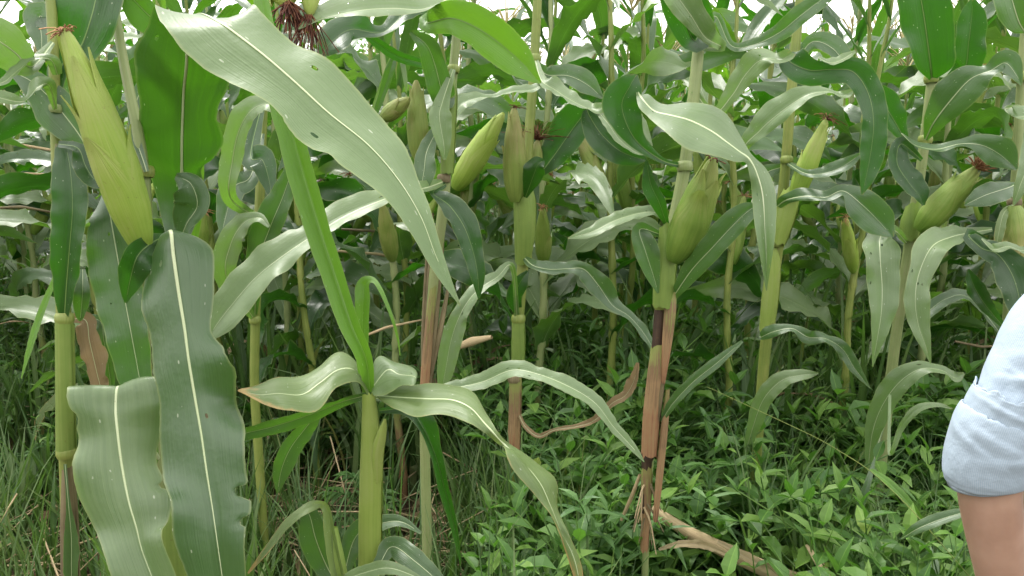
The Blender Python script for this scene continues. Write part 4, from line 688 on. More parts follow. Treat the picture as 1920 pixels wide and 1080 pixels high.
for i in range(8): lib_leaf('low', i, M[['leaf', 'leaf_wilt', 'leaf_dry', 'leaf_pale', 'leaf', 'leaf_pale', 'leaf_dark', 'leaf'][i]], seed=400 + i, Ln=rr_.uniform(.45, .7), W=rr_.uniform(.06, .09) * (.6 if i == 2 else 1), el0=rr_.uniform(25, 55), el1=-86, twist=rr_.uniform(-200, 200), side=rr_.uniform(-60, 60), ruff=.1)

def tassel_mesh(seed):
    r = random.Random(seed); parts = []
    for k in range(9):
        a = r.uniform(0, 6.28); sp = 0 if k == 0 else r.uniform(.05, .16); q = np.linspace(0, 1, 6)[:, None]; L = .3 if k == 0 else r.uniform(.14, .22)
        z0 = 0 if k == 0 else r.uniform(0, .08)
        pp = np.array([0, 0, z0]) + np.array([math.cos(a) * sp, math.sin(a) * sp, 0]) * q ** .8 + np.array([0, 0, L]) * q - np.array([0, 0, .06]) * q ** 3 * (k > 0)
        parts.append(tube_arrays(pp, [.0035, .0045, .0045, .004, .003, .0015], 4))
    V, F, U = join(parts); return mesh_np('tassel', V, F, M['tassel'], U)
TASSEL = [tassel_mesh(i) for i in range(3)]
# top ends above the frame for the front plants
for pl in (pN, pQ, pD, pC, pE, pF, pH, pB, pL):
    stk = [c for c in pl.children if c.name.startswith('stalk')][0]
    vs_ = np.array([v.co[:] for v in stk.data.vertices]); zt = vs_[:, 2].max(); c = vs_[vs_[:, 2] > zt - .004].mean(0)
    o = link('tassel', random.choice(TASSEL), pl); o.location = c
    for k in range(3):
        o = link('leaf', random.choice(LIB['top']), pl); o.location = c - np.array([0, 0, .06 + .08 * k]); o.rotation_euler = (0, 0, random.uniform(.3, 2.8) if k else 4.0); o.scale = (.8,) * 3

def field_plant(seed, H, two_ears=False):
    r = random.Random(seed); root = empty('corn_plant', (0, 0, 0)); n = 30
    z = np.linspace(0, H, n); lx, ly = r.uniform(-.09, .09), r.uniform(-.06, .06)
    C = np.stack([lx * (z / H) ** 1.5 + .008 * np.sin(z * 9), ly * (z / H) ** 1.5 + .008 * np.cos(z * 8), z], 1)
    nodes = np.linspace(.12, H - .25, 15); rad = np.interp(z, [0, .4, 1.3, H], [.0145, .013, .0105, .005])
    z2 = np.linspace(0, H, 110); C2 = np.stack([np.interp(z2, z, C[:, i]) for i in range(3)], 1)
    rd = np.interp(z2, z, rad)
    for nz in nodes: rd = rd * (1 + .22 * np.exp(-((z2 - nz) / .012) ** 2) + .14 * np.clip(1 - (z2 - nz) / .14, 0, 1) * (z2 > nz))
    cut = .48 + r.uniform(-.1, .25); k = int(110 * cut / H)
    V, F, U = tube_arrays(C2[:k + 1], rd[:k + 1], 9); low = link('lower_stalk', mesh_np('lower_stalk', V, F, M[r.choice(['stalk_brown', 'stalk', 'stalk', 'sheath_red'])], U), root)
    V, F, U = tube_arrays(C2[k:], rd[k:], 9); link('stalk', mesh_np('stalk', V, F, M[r.choice(['stalk', 'stalk_up'])], U), root)
    a0 = r.uniform(0, 6.28)
    at = lambda zz: np.array([np.interp(zz, z, C[:, i]) for i in range(3)])
    for i, nz in enumerate(nodes):
        kind = 'low' if nz < .38 else ('mid' if nz < H - .55 else 'top')
        if kind == 'low' and r.random() < .05: continue
        o = link('leaf', r.choice(LIB[kind]), root); o.location = at(nz + .1); s = r.uniform(.85, 1.12)
        o.scale = (s, s, s); o.rotation_euler = (r.uniform(-.12, .12), r.uniform(-.12, .12), a0 + (i % 2) * math.pi + r.gauss(0, .35))
    for e in range(2 if two_ears else 1):
        zz = 1.02 + r.uniform(-.12, .22) + .18 * e; a = a0 + math.pi * .5 + r.uniform(-1.2, 1.2) + e * 2.6; b = at(zz) + np.array([math.cos(a), math.sin(a), 0]) * .018
        t_ = b + np.array([math.cos(a) * r.uniform(.05, .14), math.sin(a) * r.uniform(.05, .14), r.uniform(.2, .25)])
        ear_parts(root, b, t_, r.uniform(.024, .03), mat=r.choice(['husk', 'husk_green', 'husk_green', 'husk_old']), husks=3, nsilk=22, silk_len=.045, seed=seed * 3 + e, silk=r.choice(['silk', 'silk_light']))
    o = link('tassel', r.choice(TASSEL), root); o.location = C[-1]
    return root
def copy_tree(o, parent=None):
    c = o.copy(); COL.objects.link(c)
    if parent is not None: c.parent = parent
    for ch in o.children: copy_tree(ch, c)
    return c
PROTO = [field_plant(40 + i, random.uniform(1.85, 2.25), i % 4 == 0) for i in range(10)]
PLANTS = []; used = set(); fr = random.Random(99); count = 0
rows = [2.7, 3.1, 3.55, 4.05, 4.6, 5.2, 5.85, 6.55, 7.4, 8.3]
ROWLAB = ['corn plant in the row just behind the ears, clear stalk and leaves', 'corn plant in the crowded rows behind, partly hidden by the plants in front', 'small looking corn plant far back in the field, mostly hidden']
for ri, y0 in enumerate(rows):
    hw = .68 * y0 + .45; x = -hw + fr.uniform(0, .3)
    while x < hw:
        y = y0 + fr.uniform(-.12, .12); xx = x + fr.uniform(-.06, .06)
        px = 960 + FPX * xx / y
        x += fr.uniform(.25, .39) * (1.0 if ri > 1 else 1.15)
        if ri < 2 and -250 < px < 130 and fr.random() < .7: continue
        i = fr.randrange(len(PROTO))
        if i not in used: o = PROTO[i]; used.add(i)
        else: o = copy_tree(PROTO[i])
        s = fr.uniform(.92, 1.04) if ri < 3 else fr.uniform(.82, .97); o.location = (xx, y, gz(xx, y) - .02); o.rotation_euler = (0, 0, fr.uniform(0, 6.28)); o.scale = (s, s, s)
        PLANTS.append((ri, px, o))
        g_ = 0 if ri < 2 else (1 if ri < 6 else 2)
        tag(o, ROWLAB[g_], 'corn plant', ['corn plants in the third and fourth rows', 'corn plants in the crowded rows behind', 'corn plants far back in the field'][g_]); count += 1
print('field plants', count)

ORD = 'first second third fourth fifth sixth seventh eighth ninth tenth eleventh twelfth thirteenth fourteenth fifteenth sixteenth seventeenth eighteenth nineteenth twentieth'.split()
for k_ in (0, 1):
    for n_, (_, _, o) in enumerate(sorted([p for p in PLANTS if p[0] == k_], key=lambda p: p[1])):
        look = 'withered brown foot' if any('brown' in c.data.materials[0].name or 'withered' in c.data.materials[0].name or 'reddish' in c.data.materials[0].name for c in o.children if c.name.startswith('lower_stalk')) else 'green foot'
        o['label'] = 'corn plant with %s, %s from the left in the %s row' % (look, ORD[n_], ['third', 'fourth'][k_])

# the field beyond: one mass
def far_mass(ys, hw0, seed, inner=None):
    fV, fF, fU, off = [], [], [], 0; r = random.Random(seed)
    lows = [proc_leaf(700 + i, r.uniform(.55, .8), r.uniform(.09, .12), r.uniform(45, 70), r.uniform(-80, 0), r.uniform(-150, 150), 8, 3, .04, r.uniform(-40, 40)) for i in range(14)]
    for y0 in ys:
        hw = hw0 or .68 * y0 + .6; x = -hw
        while x < hw:
            if inner and abs(x) < inner * y0 + .55: x += .3; continue
            y = y0 + r.uniform(-.2, .2); a0 = r.uniform(0, 6.28); H = r.uniform(1.6, 2.05)
            v, f, u = tube_arrays(np.array([[x, y, -.02], [x + .03, y, H * .5], [x, y + .03, H]]), [.014, .012, .005], 5)
            fV.append(v); fF.append(f + off); fU.append(u); off += len(v)
            for k in range(9):
                V, F, U = lows[r.randrange(14)]; a = a0 + (k % 2) * math.pi + r.gauss(0, .4); ca, sa = math.cos(a), math.sin(a)
                Vr = V @ np.array([[ca, sa, 0], [-sa, ca, 0], [0, 0, 1]]) + np.array([x, y, .6 + (H - .75) * k / 8])
                fV.append(Vr); fF.append(F + off); fU.append(U); off += len(V)
            x += r.uniform(.3, .42)
    return mesh_np('distant_corn', np.vstack(fV), np.vstack(fF), M['leaf'], np.vstack(fU))
tag(link('distant_corn', far_mass(np.arange(9.2, 20, .95), 0, 4)), 'far rows of corn merging into one green mass behind the others', kind='stuff', cat='corn')

tag(link('unseen_corn_light_block', far_mass([-1.9, -2.6, -3.4, -4.3, -5.3], 9, 5)), 'added unseen corn rows behind the camera, blocking low sky light', kind='stuff', cat='corn')  # added out of view to cut sky sheen on leaves facing the camera

tag(link('corn_outside_the_view', far_mass([2.7, 3.3, 3.9, 4.6, 5.4, 6.2, 7.1, 8.2], 8, 6, .68)), 'corn rows running on to both sides of the view', kind='stuff', cat='corn')

# low wooded bank behind the field
def wood():
    r = np.random.default_rng(12); n = 26000
    xc = r.uniform(-34, 34, 46); hc = r.uniform(2.6, 4.6, 46); k = r.integers(0, 46, n)
    rad = r.uniform(1.4, 2.4, 46)[k]; d = nrm(r.standard_normal((n, 3))) * (r.uniform(.55, 1.0, n) ** .5)[:, None] * rad[:, None]
    c = np.stack([xc[k], 30 + (xc[k] * 7 % 5), hc[k] - rad * .7], 1) + d * np.array([1, 1, .9]); c[:, 2] = np.maximum(c[:, 2], .1)
    a = nrm(r.standard_normal((n, 3))); b = nrm(np.cross(a, r.standard_normal((n, 3)))); s = r.uniform(.07, .17, n)[:, None]
    V = np.stack([c - a * s, c + b * s * .6, c + a * s, c - b * s * .6], 1).reshape(-1, 3); F = np.arange(4 * n).reshape(-1, 4)
    return mesh_np('distant_trees', V, F, M['weed_ferny'], np.tile([[.1, 0], [.3, .5], [.9, 1], [.7, .5]], (n, 1)), smooth=False)
tag(link('distant_trees', wood()), 'low line of pale bushy trees behind the end of the corn field', kind='stuff', cat='trees')
# ================================================================== undergrowth
LT_F = np.array([[0, 1, 2], [0, 2, 3], [1, 4, 5], [1, 5, 2], [2, 5, 6], [2, 6, 3], [4, 7, 5], [5, 7, 6]])
def leaf_tpl(L, W, fold, droop):
    a = np.array([[0, 0, 0], [.3 * L, W * .42, fold], [.32 * L, 0, 0], [.3 * L, -W * .42, fold], [.62 * L, W * .36, fold - droop * .35], [.64 * L, 0, -droop * .35], [.62 * L, -W * .36, fold - droop * .35], [L, 0, -droop]])
    return a
LT_U = np.array([[.5, 0], [0, .3], [.5, .3], [1, .3], [0, .65], [.5, .65], [1, .65], [.5, 1]])
def rotz(a): c, s = math.cos(a), math.sin(a); return np.array([[c, -s, 0], [s, c, 0], [0, 0, 1]])
def roty(a): c, s = math.cos(a), math.sin(a); return np.array([[c, 0, s], [0, 1, 0], [-s, 0, c]])
def place_leaf(base, az, el, L, W, r): return (leaf_tpl(L, W, W * r.uniform(.08, .3), L * r.uniform(.05, .35)) @ roty(-el).T) @ rotz(az).T + base
def weed_arrays(seed, H=.35, Lf=.075, Wf=.028, branches=2, wide=.0):
    """leafy weed: list of leaf vertex blocks and stem tubes"""
    r = random.Random(seed); leaves, stems = [], []
    def shoot(b, h, az, lean, lf):
        q = np.linspace(0, 1, 7)[:, None]; d = np.array([math.cos(az), math.sin(az), 0]) * lean
        pts = b + d * h * q ** 1.4 + np.array([0, 0, h]) * q * (1 - .12 * lean * q); stems.append(tube_arrays(pts, np.linspace(.0028, .0012, 7) * (1 if h > .2 else .7), 4))
        nn = max(3, int(h / .042)); a = r.uniform(0, 6.28)
        for k in range(nn):
            s = (k + 1) / nn; p = np.array([np.interp(s, q[:, 0], pts[:, i]) for i in range(3)]); a += 1.57 + r.gauss(0, .25)
            sz = lf * (.55 + .6 * math.sin(math.pi * min(1, .25 + s * .7))) * r.uniform(.75, 1.2)
            for e in (0, math.pi):
                if k < nn * .3 and r.random() < .5: continue
                leaves.append(place_leaf(p, a + e + r.gauss(0, .2), R(r.uniform(-5, 45) + 30 * (k == nn - 1)), sz, sz * Wf / Lf * r.uniform(.85, 1.2), r))
        return pts
    az = r.uniform(0, 6.28); pts = shoot(np.zeros(3), H, az, r.uniform(.05, .4) + wide, Lf)
    for k in range(branches):
        p = pts[r.randrange(1, 4)]; shoot(p, H * r.uniform(.4, .7), r.uniform(0, 6.28), r.uniform(.5, 1.1), Lf * .85)
    return leaves, stems
def merge_tri(blocks, F0, U0):
    n = len(blocks); V = np.vstack(blocks); F = (F0[None] + (np.arange(n) * len(U0))[:, None, None]).reshape(-1, 3); return V, F, np.tile(U0, (n, 1))
def quad2tri(F): return np.vstack([F[:, [0, 1, 2]], F[:, [0, 2, 3]]])
def whole_weed(seed, **k):
    lv, st = weed_arrays(seed, **k); V, F, U = merge_tri(lv, LT_F, LT_U); Vs, Fs, Us = join(st)
    return np.vstack([V, Vs]), np.vstack([F, quad2tri(Fs) + len(V)]), np.vstack([U, Us * 0 + .2])
def scatter(name, protos, pos, mat, label, cat):
    Vs, Fs, Us, off = [], [], [], 0
    for (x, y, z, a, s, k) in pos:
        V, F, U = protos[k]; Vs.append((V * s) @ rotz(a).T + np.array([x, y, z])); Fs.append(F + off); Us.append(U); off += len(V)
    o = link(name, mesh_np(name, np.vstack(Vs), np.vstack(Fs), mat, np.vstack(Us), smooth=False)); return tag(o, label, cat, kind='stuff')
def grass_arrays(seed, n=16, H=.35, W=.008, spread=.6):
    r = random.Random(seed); Vs, Fs, Us = [], [], []; off = 0; K = 6
    for k in range(n):
        a = r.uniform(0, 6.28); h = H * r.uniform(.5, 1.15); lean = r.uniform(.15, 1) * spread; q = np.linspace(0, 1, K); w = W * r.uniform(.6, 1.2) * np.sin(np.clip(q * 1.0 + .12, 0, 1) * math.pi) ** .6
        w[-1] = .0004; el = R(85) - q ** 1.3 * lean * 2.0; T = np.stack([np.cos(el) * math.cos(a), np.cos(el) * math.sin(a), np.sin(el)], 1)
        C = np.array([r.gauss(0, .02), r.gauss(0, .02), 0]) + np.concatenate([[[0, 0, 0]], np.cumsum(T[:-1], 0)]) * h / (K - 1)
        tw = a + r.uniform(-.5, .5); S = np.array([-math.sin(tw), math.cos(tw), 0])
        V = np.stack([C - S * w[:, None], C + np.array([0, 0, -.15]) * w[:, None], C + S * w[:, None]], 1).reshape(-1, 3); F = quad2tri(grid_faces(K, 3)) + off
        Vs.append(V); Fs.append(F); Us.append(np.stack(np.broadcast_arrays(np.array([0, .5, 1.])[None], q[:, None]), -1).reshape(-1, 2)); off += len(V)
    return np.vstack(Vs), np.vstack(Fs), np.vstack(Us)
def ferny_arrays(seed):
    r = random.Random(seed); blocks = []
    for k in range(9):
        a = k * 2.4 + r.gauss(0, .3); L = r.uniform(.10, .17); el = R(r.uniform(25, 70)); d0 = np.array([math.cos(a), math.sin(a), 0])
        q = np.linspace(0, 1, 7); base = np.array([0, 0, r.uniform(.02, .12)])
        C = base + d0 * (L * q * math.cos(el))[:, None] + np.array([0, 0, 1]) * (L * q * math.sin(el) - L * .5 * q ** 2)[:, None]
        for j in range(1, 7):
            for sgn in (-1, 1):
                ll = L * .38 * math.sin(math.pi * (.15 + .75 * j / 7)) * r.uniform(.8, 1.2); blocks.append(place_leaf(C[j], a + sgn * r.uniform(.7, 1.1), R(r.uniform(-10, 20)), ll, ll * .42, r))
        blocks.append(place_leaf(C[-1], a, 0, L * .3, L * .1, r))
    return merge_tri(blocks, LT_F, LT_U)
wr = random.Random(17)
W_PRO = [whole_weed(500 + i, H=wr.uniform(.2, .46), Lf=l_, Wf=l_ * wr.uniform(.3, .5), branches=wr.choice([1, 2, 3])) for i, l_ in enumerate([.035, .045, .055, .065, .075, .09, .12, .04, .05, .10, .07, .06])]
W_LOW = [whole_weed(540 + i, H=wr.uniform(.2, .32), Lf=wr.uniform(.07, .10), Wf=wr.uniform(.03, .045), branches=1, wide=.2) for i in range(8)]
G_PRO = [grass_arrays(600 + i, n=wr.choice([10, 14, 18]), H=wr.uniform(.28, .5), W=wr.uniform(.004, .009), spread=wr.uniform(.4, .9)) for i in range(10)]
F_PRO = [ferny_arrays(650 + i) for i in range(6)]
def spots(n, y0, y1, dens, pw=1.6):
    """random places in the wedge the camera sees, thinned by dens(px, y)"""
    out = []
    while len(out) < n:
        y = y0 + (y1 - y0) * wr.random() ** pw; x = wr.uniform(-1, 1) * (.7 * y + .3); px = 960 + FPX * x / y
        if 1190 < px < 1560 and y < 1.95 and wr.random() < .9: continue
        if wr.random() < dens(px, y, x): out.append((x, y, gz(x, y) - .01))
    return out
patch = lambda x, y: .5 + mnoise.noise(Vector((x * 1.4, y * 1.4, 9.0)))
d_leafy = lambda px, y, x: (1.0 if px > 900 else (0.0 if y < 2.6 else (.12 if y < 3.4 else .25))) * min(1, max(0, patch(x, y) * 1.7 - .15))
d_grass = lambda px, y, x: (.5 if px < 600 else .2 if (px < 850 and y < 2.6) else (.9 if 850 < px < 1150 else .5)) * min(1, max(.05, patch(y, x) * 1.6 - .1))
d_all = lambda px, y, x: 1.0
scatter('leafy_weeds', W_PRO, [(x, y, z, wr.uniform(0, 6.28), wr.uniform(.75, 1.2) * (1.12 if y < 2.4 else 1.3), wr.randrange(12)) for x, y, z in spots(1250, 1.35, 5.2, d_leafy, 1.3)], M['weed'], 'dense leafy green weeds covering the ground between the corn plants', 'weeds')
W_TALL = [whole_weed(580 + i, H=wr.uniform(.4, .58), Lf=wr.uniform(.08, .12), Wf=wr.uniform(.02, .03), branches=3) for i in range(5)]
scatter('tall_weeds', W_TALL, [(x, y, z, wr.uniform(0, 6.28), wr.uniform(.75, 1.15), wr.randrange(5)) for x, y, z in spots(260, 1.9, 6.0, d_leafy, 1.0)], M['weed_ferny'], 'taller narrow leaved weeds sticking out of the ground cover', 'weeds')
scatter('leafy_weeds', W_LOW, [(x, y, z, wr.uniform(0, 6.28), wr.uniform(1.1, 1.9), wr.randrange(8)) for x, y, z in spots(650, 4.2, 12, d_all, 1.1)], M['weed'], 'low weeds under the far rows of corn', 'weeds')
scatter('grass', G_PRO, [(x, y, z, wr.uniform(0, 6.28), wr.uniform(.7, 1.25) * (1.35 + wr.uniform(0, .6) if y > 2.6 else 1), wr.randrange(10)) for x, y, z in spots(1500, 1.3, 9, d_grass, 1.15)], M['grass'], 'long thin green grass growing between the corn plants', 'grass')
scatter('ferny_weeds', F_PRO, [(x, y, z + wr.uniform(0, .12), wr.uniform(0, 6.28), wr.uniform(.8, 1.4), wr.randrange(6)) for x, y, z in spots(240, 1.4, 4.5, lambda px, y, x: 0.15 if px < 900 and y < 2.8 else 1.0, 1.2)], M['weed_ferny'], 'feathery weeds with cut leaves low among the grass', 'weeds')
G_FINE = [grass_arrays(690 + i, n=wr.choice([14, 20]), H=wr.uniform(.3, .55), W=wr.uniform(.0028, .0045), spread=wr.uniform(.5, 1.0)) for i in range(6)]
scatter('fine_grass', G_FINE, [(x, y, z, wr.uniform(0, 6.28), wr.uniform(.7, 1.2), wr.randrange(6)) for x, y, z in spots(650, 1.4, 6, lambda px, y, x: 1.0 if px > 800 else .5, 1.3)], M['grass'], 'fine wiry grass threading through the weeds', 'grass')
# dead straw and leaf litter
def straw_mesh():
    parts = []
    for x, y, z in spots(4200, 1.2, 9, lambda px, y, x: 1.0 if px < 900 else .35, 1.3):
        L = wr.uniform(.08, .45); a = wr.uniform(0, 6.28); e = wr.gauss(.12, .25); h = wr.uniform(.005, .14 if wr.random() < .4 else .04)
        d = np.array([math.cos(a), math.sin(a), e]) * L / 2; c = np.array([x, y, z + h + abs(d[2])]); b = np.array([wr.gauss(0, .02), wr.gauss(0, .02), wr.gauss(0, .01)])
        parts.append(tube_arrays(np.array([c - d, c + b, c + d]), [wr.uniform(.001, .0035)] * 3, 3))
    V, F, U = join(parts); return mesh_np('straw_litter', V, F, M['straw'], U)
tag(link('straw_litter', straw_mesh()), 'dry straw and broken stems littering the soil', 'straw', kind='stuff')
DRY = [proc_leaf(800 + i, wr.uniform(.25, .45), wr.uniform(.03, .055), wr.uniform(5, 30), wr.uniform(-40, -5), wr.uniform(-200, 200), 12, 5, .15, wr.uniform(-90, 90)) for i in range(6)]
DRY = [(V, quad2tri(F), U) for V, F, U in DRY]
scatter('dead_leaves', DRY, [(x, y, z + wr.uniform(.02, .08), wr.uniform(0, 6.28), wr.uniform(.6, 1.2), wr.randrange(6)) for x, y, z in spots(800, 1.3, 9, d_all, 1.1)], M['leaf_dry'], 'shrivelled brown corn leaves lying on the soil', 'dead leaves')

# the nearest weeds, one by one
def weed_thing(seed, H, Lf, Wf, br, mat='weed'):
    lv, st = weed_arrays(seed, H=H, Lf=Lf, Wf=Wf, branches=br); root = empty('leafy_weed', (0, 0, 0))
    Vs, Fs, Us = join(st); link('stem', mesh_np('stem', Vs, Fs, M['weed_stem'], Us), root)
    for b in lv:
        o = b[0].copy(); ob = link('leaf', mesh_np('leaf', b - o, LT_F, M[mat], LT_U, smooth=True), root); ob.location = o
    return root
NW = []
WT = [weed_thing(900 + i, .36 + .03 * (i % 3), .11, .042 + .006 * (i % 3), i % 2) for i in range(6)]
near = [(1610, 1.9), (1645, 2.05), (1580, 2.2), (1490, 2.35), (1590, 1.7), (1620, 1.6), (1680, 1.8), (1740, 1.62), (1150, 1.75), (1080, 1.95), (1340, 2.0), (1470, 2.1), (1600, 2.15), (1720, 2.1), (1120, 2.2), (1250, 2.25), (1400, 2.4), (1540, 2.45), (1660, 2.5),
        (1780, 1.9), (1850, 1.7), (1810, 2.2), (900, 2.1), (860, 1.8), (1900, 2.0), (1180, 2.5), (1310, 2.6), (1010, 2.3), (1600, 1.5), (1700, 1.45)]
for i, (px, y) in enumerate(near):
    o = WT[i] if i < len(WT) else copy_tree(WT[i % len(WT)])
    x = (px - 960) / FPX * y * 1.03; s = wr.uniform(.85, 1.12); o.location = (x, y, gz(x, y)); o.rotation_euler = (0, 0, wr.uniform(0, 6.28)); o.scale = (s, s, s)
    NW.append((px, o)); tag(o, 'x', 'weed', 'leafy weeds standing in front of the undergrowth')
for n_, (_, o) in enumerate(sorted(NW, key=lambda p: p[0])):
    o['label'] = 'leafy weed with pointed leaves, %s from the left of those standing clear in front' % (ORD[n_] if n_ < 20 else ['twenty-first', 'twenty-second', 'twenty-third', 'twenty-fourth', 'twenty-fifth', 'twenty-sixth', 'twenty-seventh', 'twenty-eighth', 'twenty-ninth', 'thirtieth', 'thirty-first', 'thirty-second'][n_ - 20])
NG = []
# grass blades seen close
GT = [mesh_np('grass_tuft', *grass_arrays(950 + i, n=9 + i, H=.55, W=.011, spread=.55)[:2], M['grass'], grass_arrays(950 + i, n=9 + i, H=.55, W=.011, spread=.55)[2], smooth=False) for i in range(4)]
for i, (px, y) in enumerate([(880, 1.6), (940, 1.7), (1000, 1.62), (1050, 1.75), (1110, 1.6), (30, 2.2), (820, 1.9), (1180, 1.55), (960, 2.0), (1650, 1.75), (1750, 1.5), (1870, 1.45), (1905, 1.5), (420, 1.8), (540, 1.65)]):
    x = (px - 960) / FPX * y * 1.03; o = link('grass_tuft', GT[i % 4]); o.location = (x, y, gz(x, y) - .01); o.rotation_euler = (0, 0, i * 1.3); s = .8 + .05 * (i % 5); o.scale = (s, s, s)
    NG.append((px, o)); tag(o, 'x', 'grass tuft', 'tall grass tufts in front')
for n_, (_, o) in enumerate(sorted(NG, key=lambda p: p[0])): o['label'] = 'loose tuft of long grass blades, %s from the left of the tall tufts in front' % ORD[n_]

# fallen dry stalks
def fallen(way, rp, label, mat='straw', leaves=()):
    p0 = P(*way[0]); root = empty('fallen_stalk', (p0[0], p0[1], p0[2]), label, 'dead stalk')
    seg_tube(root, 'stalk', [P(*w) for w in way], [r * w[2] / FPX for r, w in zip(rp, way)], mat, n=40, sides=12)
    for lf in leaves: strip(root, lf, 'leaf_straw', n=30, ruffle=.12, ragged=.08, rib=False, name='dead_leaf')
    return root
fallen([(1222, 955, 1.92), (1285, 995, 1.87), (1350, 1028, 1.82), (1430, 1065, 1.77), (1530, 1105, 1.7)], [10, 13, 15, 17, 19], 'thick straw coloured dead stalk lying at the foot of the tall corn plant',
       leaves=[[(1235, 1030, 1.80, 3, 3, 0), (1275, 1020, 1.79, 7, 7, 20), (1320, 1022, 1.78, 9, 8, 0), (1365, 1040, 1.77, 4, 4, 0)], [(1345, 1015, 1.78, 5, 5, 0), (1390, 1040, 1.76, 10, 9, 20), (1440, 1066, 1.73, 12, 11, 0), (1510, 1095, 1.68, 7, 7, 0)]])
fallen([(1512, 1022, 1.7), (1535, 1055, 1.66), (1570, 1100, 1.6)], [3, 8, 10], 'pointed dead husk sticking up at the lower edge, pink and straw coloured')
fallen([(1165, 975, 1.75), (1185, 930, 1.72), (1200, 890, 1.7)], [3, 4, 3], 'short dry prop of broken root leaning on the foot of the tall plant')
fallen([(860, 650, 2.3), (885, 640, 2.28), (922, 632, 2.25)], [6, 9, 4], 'pale dead leaf lying across the grass behind the snapped plant', mat='straw')
fr2 = random.Random(31)
for i, (a, b, y) in enumerate([((-60, 345), (150, 330), 3.1), ((-40, 392), (120, 402), 3.0), ((20, 268), (170, 300), 3.3), ((300, 330), (430, 360), 3.2), ((620, 470), (800, 500), 3.1), ((640, 430), (760, 455), 3.4), ((660, 640), (790, 600), 2.6), ((1790, 640), (1890, 648), 2.7)]):
    fallen([(a[0], a[1], y), ((a[0] + b[0]) / 2, (a[1] + b[1]) / 2 + fr2.uniform(-12, 12), y), (b[0], b[1], y + .1)], [2.2, 2.8, 1.6],
           ['bent dead stalk across the gap by the left edge, upper of two close ones', 'bent dead stalk across the gap by the left edge, lowest', 'thin dead stalk slanting down behind the big ear', 'dead stalk behind the pale ear plant', 'dead stalk lying between the stalks behind the long leaf tip, lower',
            'dead stalk between the stalks behind the long leaf tip, upper', 'dead stalk slanting up behind the snapped corn plant', 'dry stalk lying in the weeds beside the shoulder of the shirt'][i], mat='stalk_brown' if i % 2 else 'straw')
# the long thin grass stem crossing the weeds
gs = [P(1325, 725, 1.9), P(1440, 778, 1.8), P(1540, 825, 1.72), P(1630, 880, 1.66), P(1700, 945, 1.6), P(1800, 1060, 1.52), P(1860, 1130, 1.5)]
root = empty('grass_stalk', tuple(gs[-1]), 'single long pale grass stem slanting across the weeds', 'grass stem')
seg_tube(root, 'stem', gs, [.0005, .0007, .0008, .0009, .001, .0012, .0012], 'stalk', n=40, sides=6)
# ================================================================== the person at the right edge
t = NT('shirt_cloth'); uvn = t.n('ShaderNodeUVMap'); sp = t.n('ShaderNodeSeparateXYZ', ins={0: uvn.outputs[0]}); tc = t.n('ShaderNodeTexCoord')
stp = t.math('GREATER_THAN', t.math('SINE', t.math('MULTIPLY', sp.outputs[0], 6.2832 * 150)), .25)
nz = t.noise(tc.outputs['Object'], 35.0, 4, .6); fine = t.noise(tc.outputs['Object'], 600.0, 2, .5)
col = t.mix(t.math('MULTIPLY', stp, .45), (.36, .43, .50), (.23, .31, .42))
bm = t.n('ShaderNodeBump', ins={'Strength': .5, 'Distance': .005, 'Height': nz}); bm2 = t.n('ShaderNodeBump', ins={'Strength': .2, 'Distance': .0006, 'Height': fine, 'Normal': bm.outputs[0]})
M['shirt'] = t.out(t.n('ShaderNodeBsdfPrincipled', ins={'Base Color': col, 'Roughness': .85, 'Normal': bm2.outputs[0], 'Specular IOR Level': .2}).outputs[0])
t = NT('skin'); tc = t.n('ShaderNodeTexCoord'); nz = t.noise(tc.outputs['Object'], 14.0, 4, .6); n2 = t.noise(tc.outputs['Object'], 320.0, 3, .6)
bm = t.n('ShaderNodeBump', ins={'Strength': .12, 'Distance': .001, 'Height': n2})
M['skin'] = t.out(t.n('ShaderNodeBsdfPrincipled', ins={'Base Color': t.ramp(nz, [(.3, (.32, .185, .13)), (.6, (.41, .255, .185)), (.8, (.44, .29, .21))]), 'Roughness': .5, 'Normal': bm.outputs[0], 'Subsurface Weight': .12, 'Subsurface Radius': (.01, .004, .002), 'Subsurface Scale': 1.0}).outputs[0])
M['trousers'] = plain('trouser_cloth', [(.3, (.03, .035, .05)), (.7, (.05, .055, .075))], 30, .9)
M['shoe'] = plain('shoe_rubber', [(.3, (.03, .025, .02)), (.7, (.06, .05, .04))], 30, .6)
M['hair'] = plain('black_hair', [(.3, (.008, .006, .005)), (.7, (.02, .015, .012))], 90, .45)
M['eye'] = plain('eye_white', [(.3, (.6, .6, .58)), (.7, (.7, .7, .68))], 10, .2)
M['lip'] = plain('lip', [(.3, (.30, .12, .09)), (.7, (.34, .15, .11))], 10, .5)

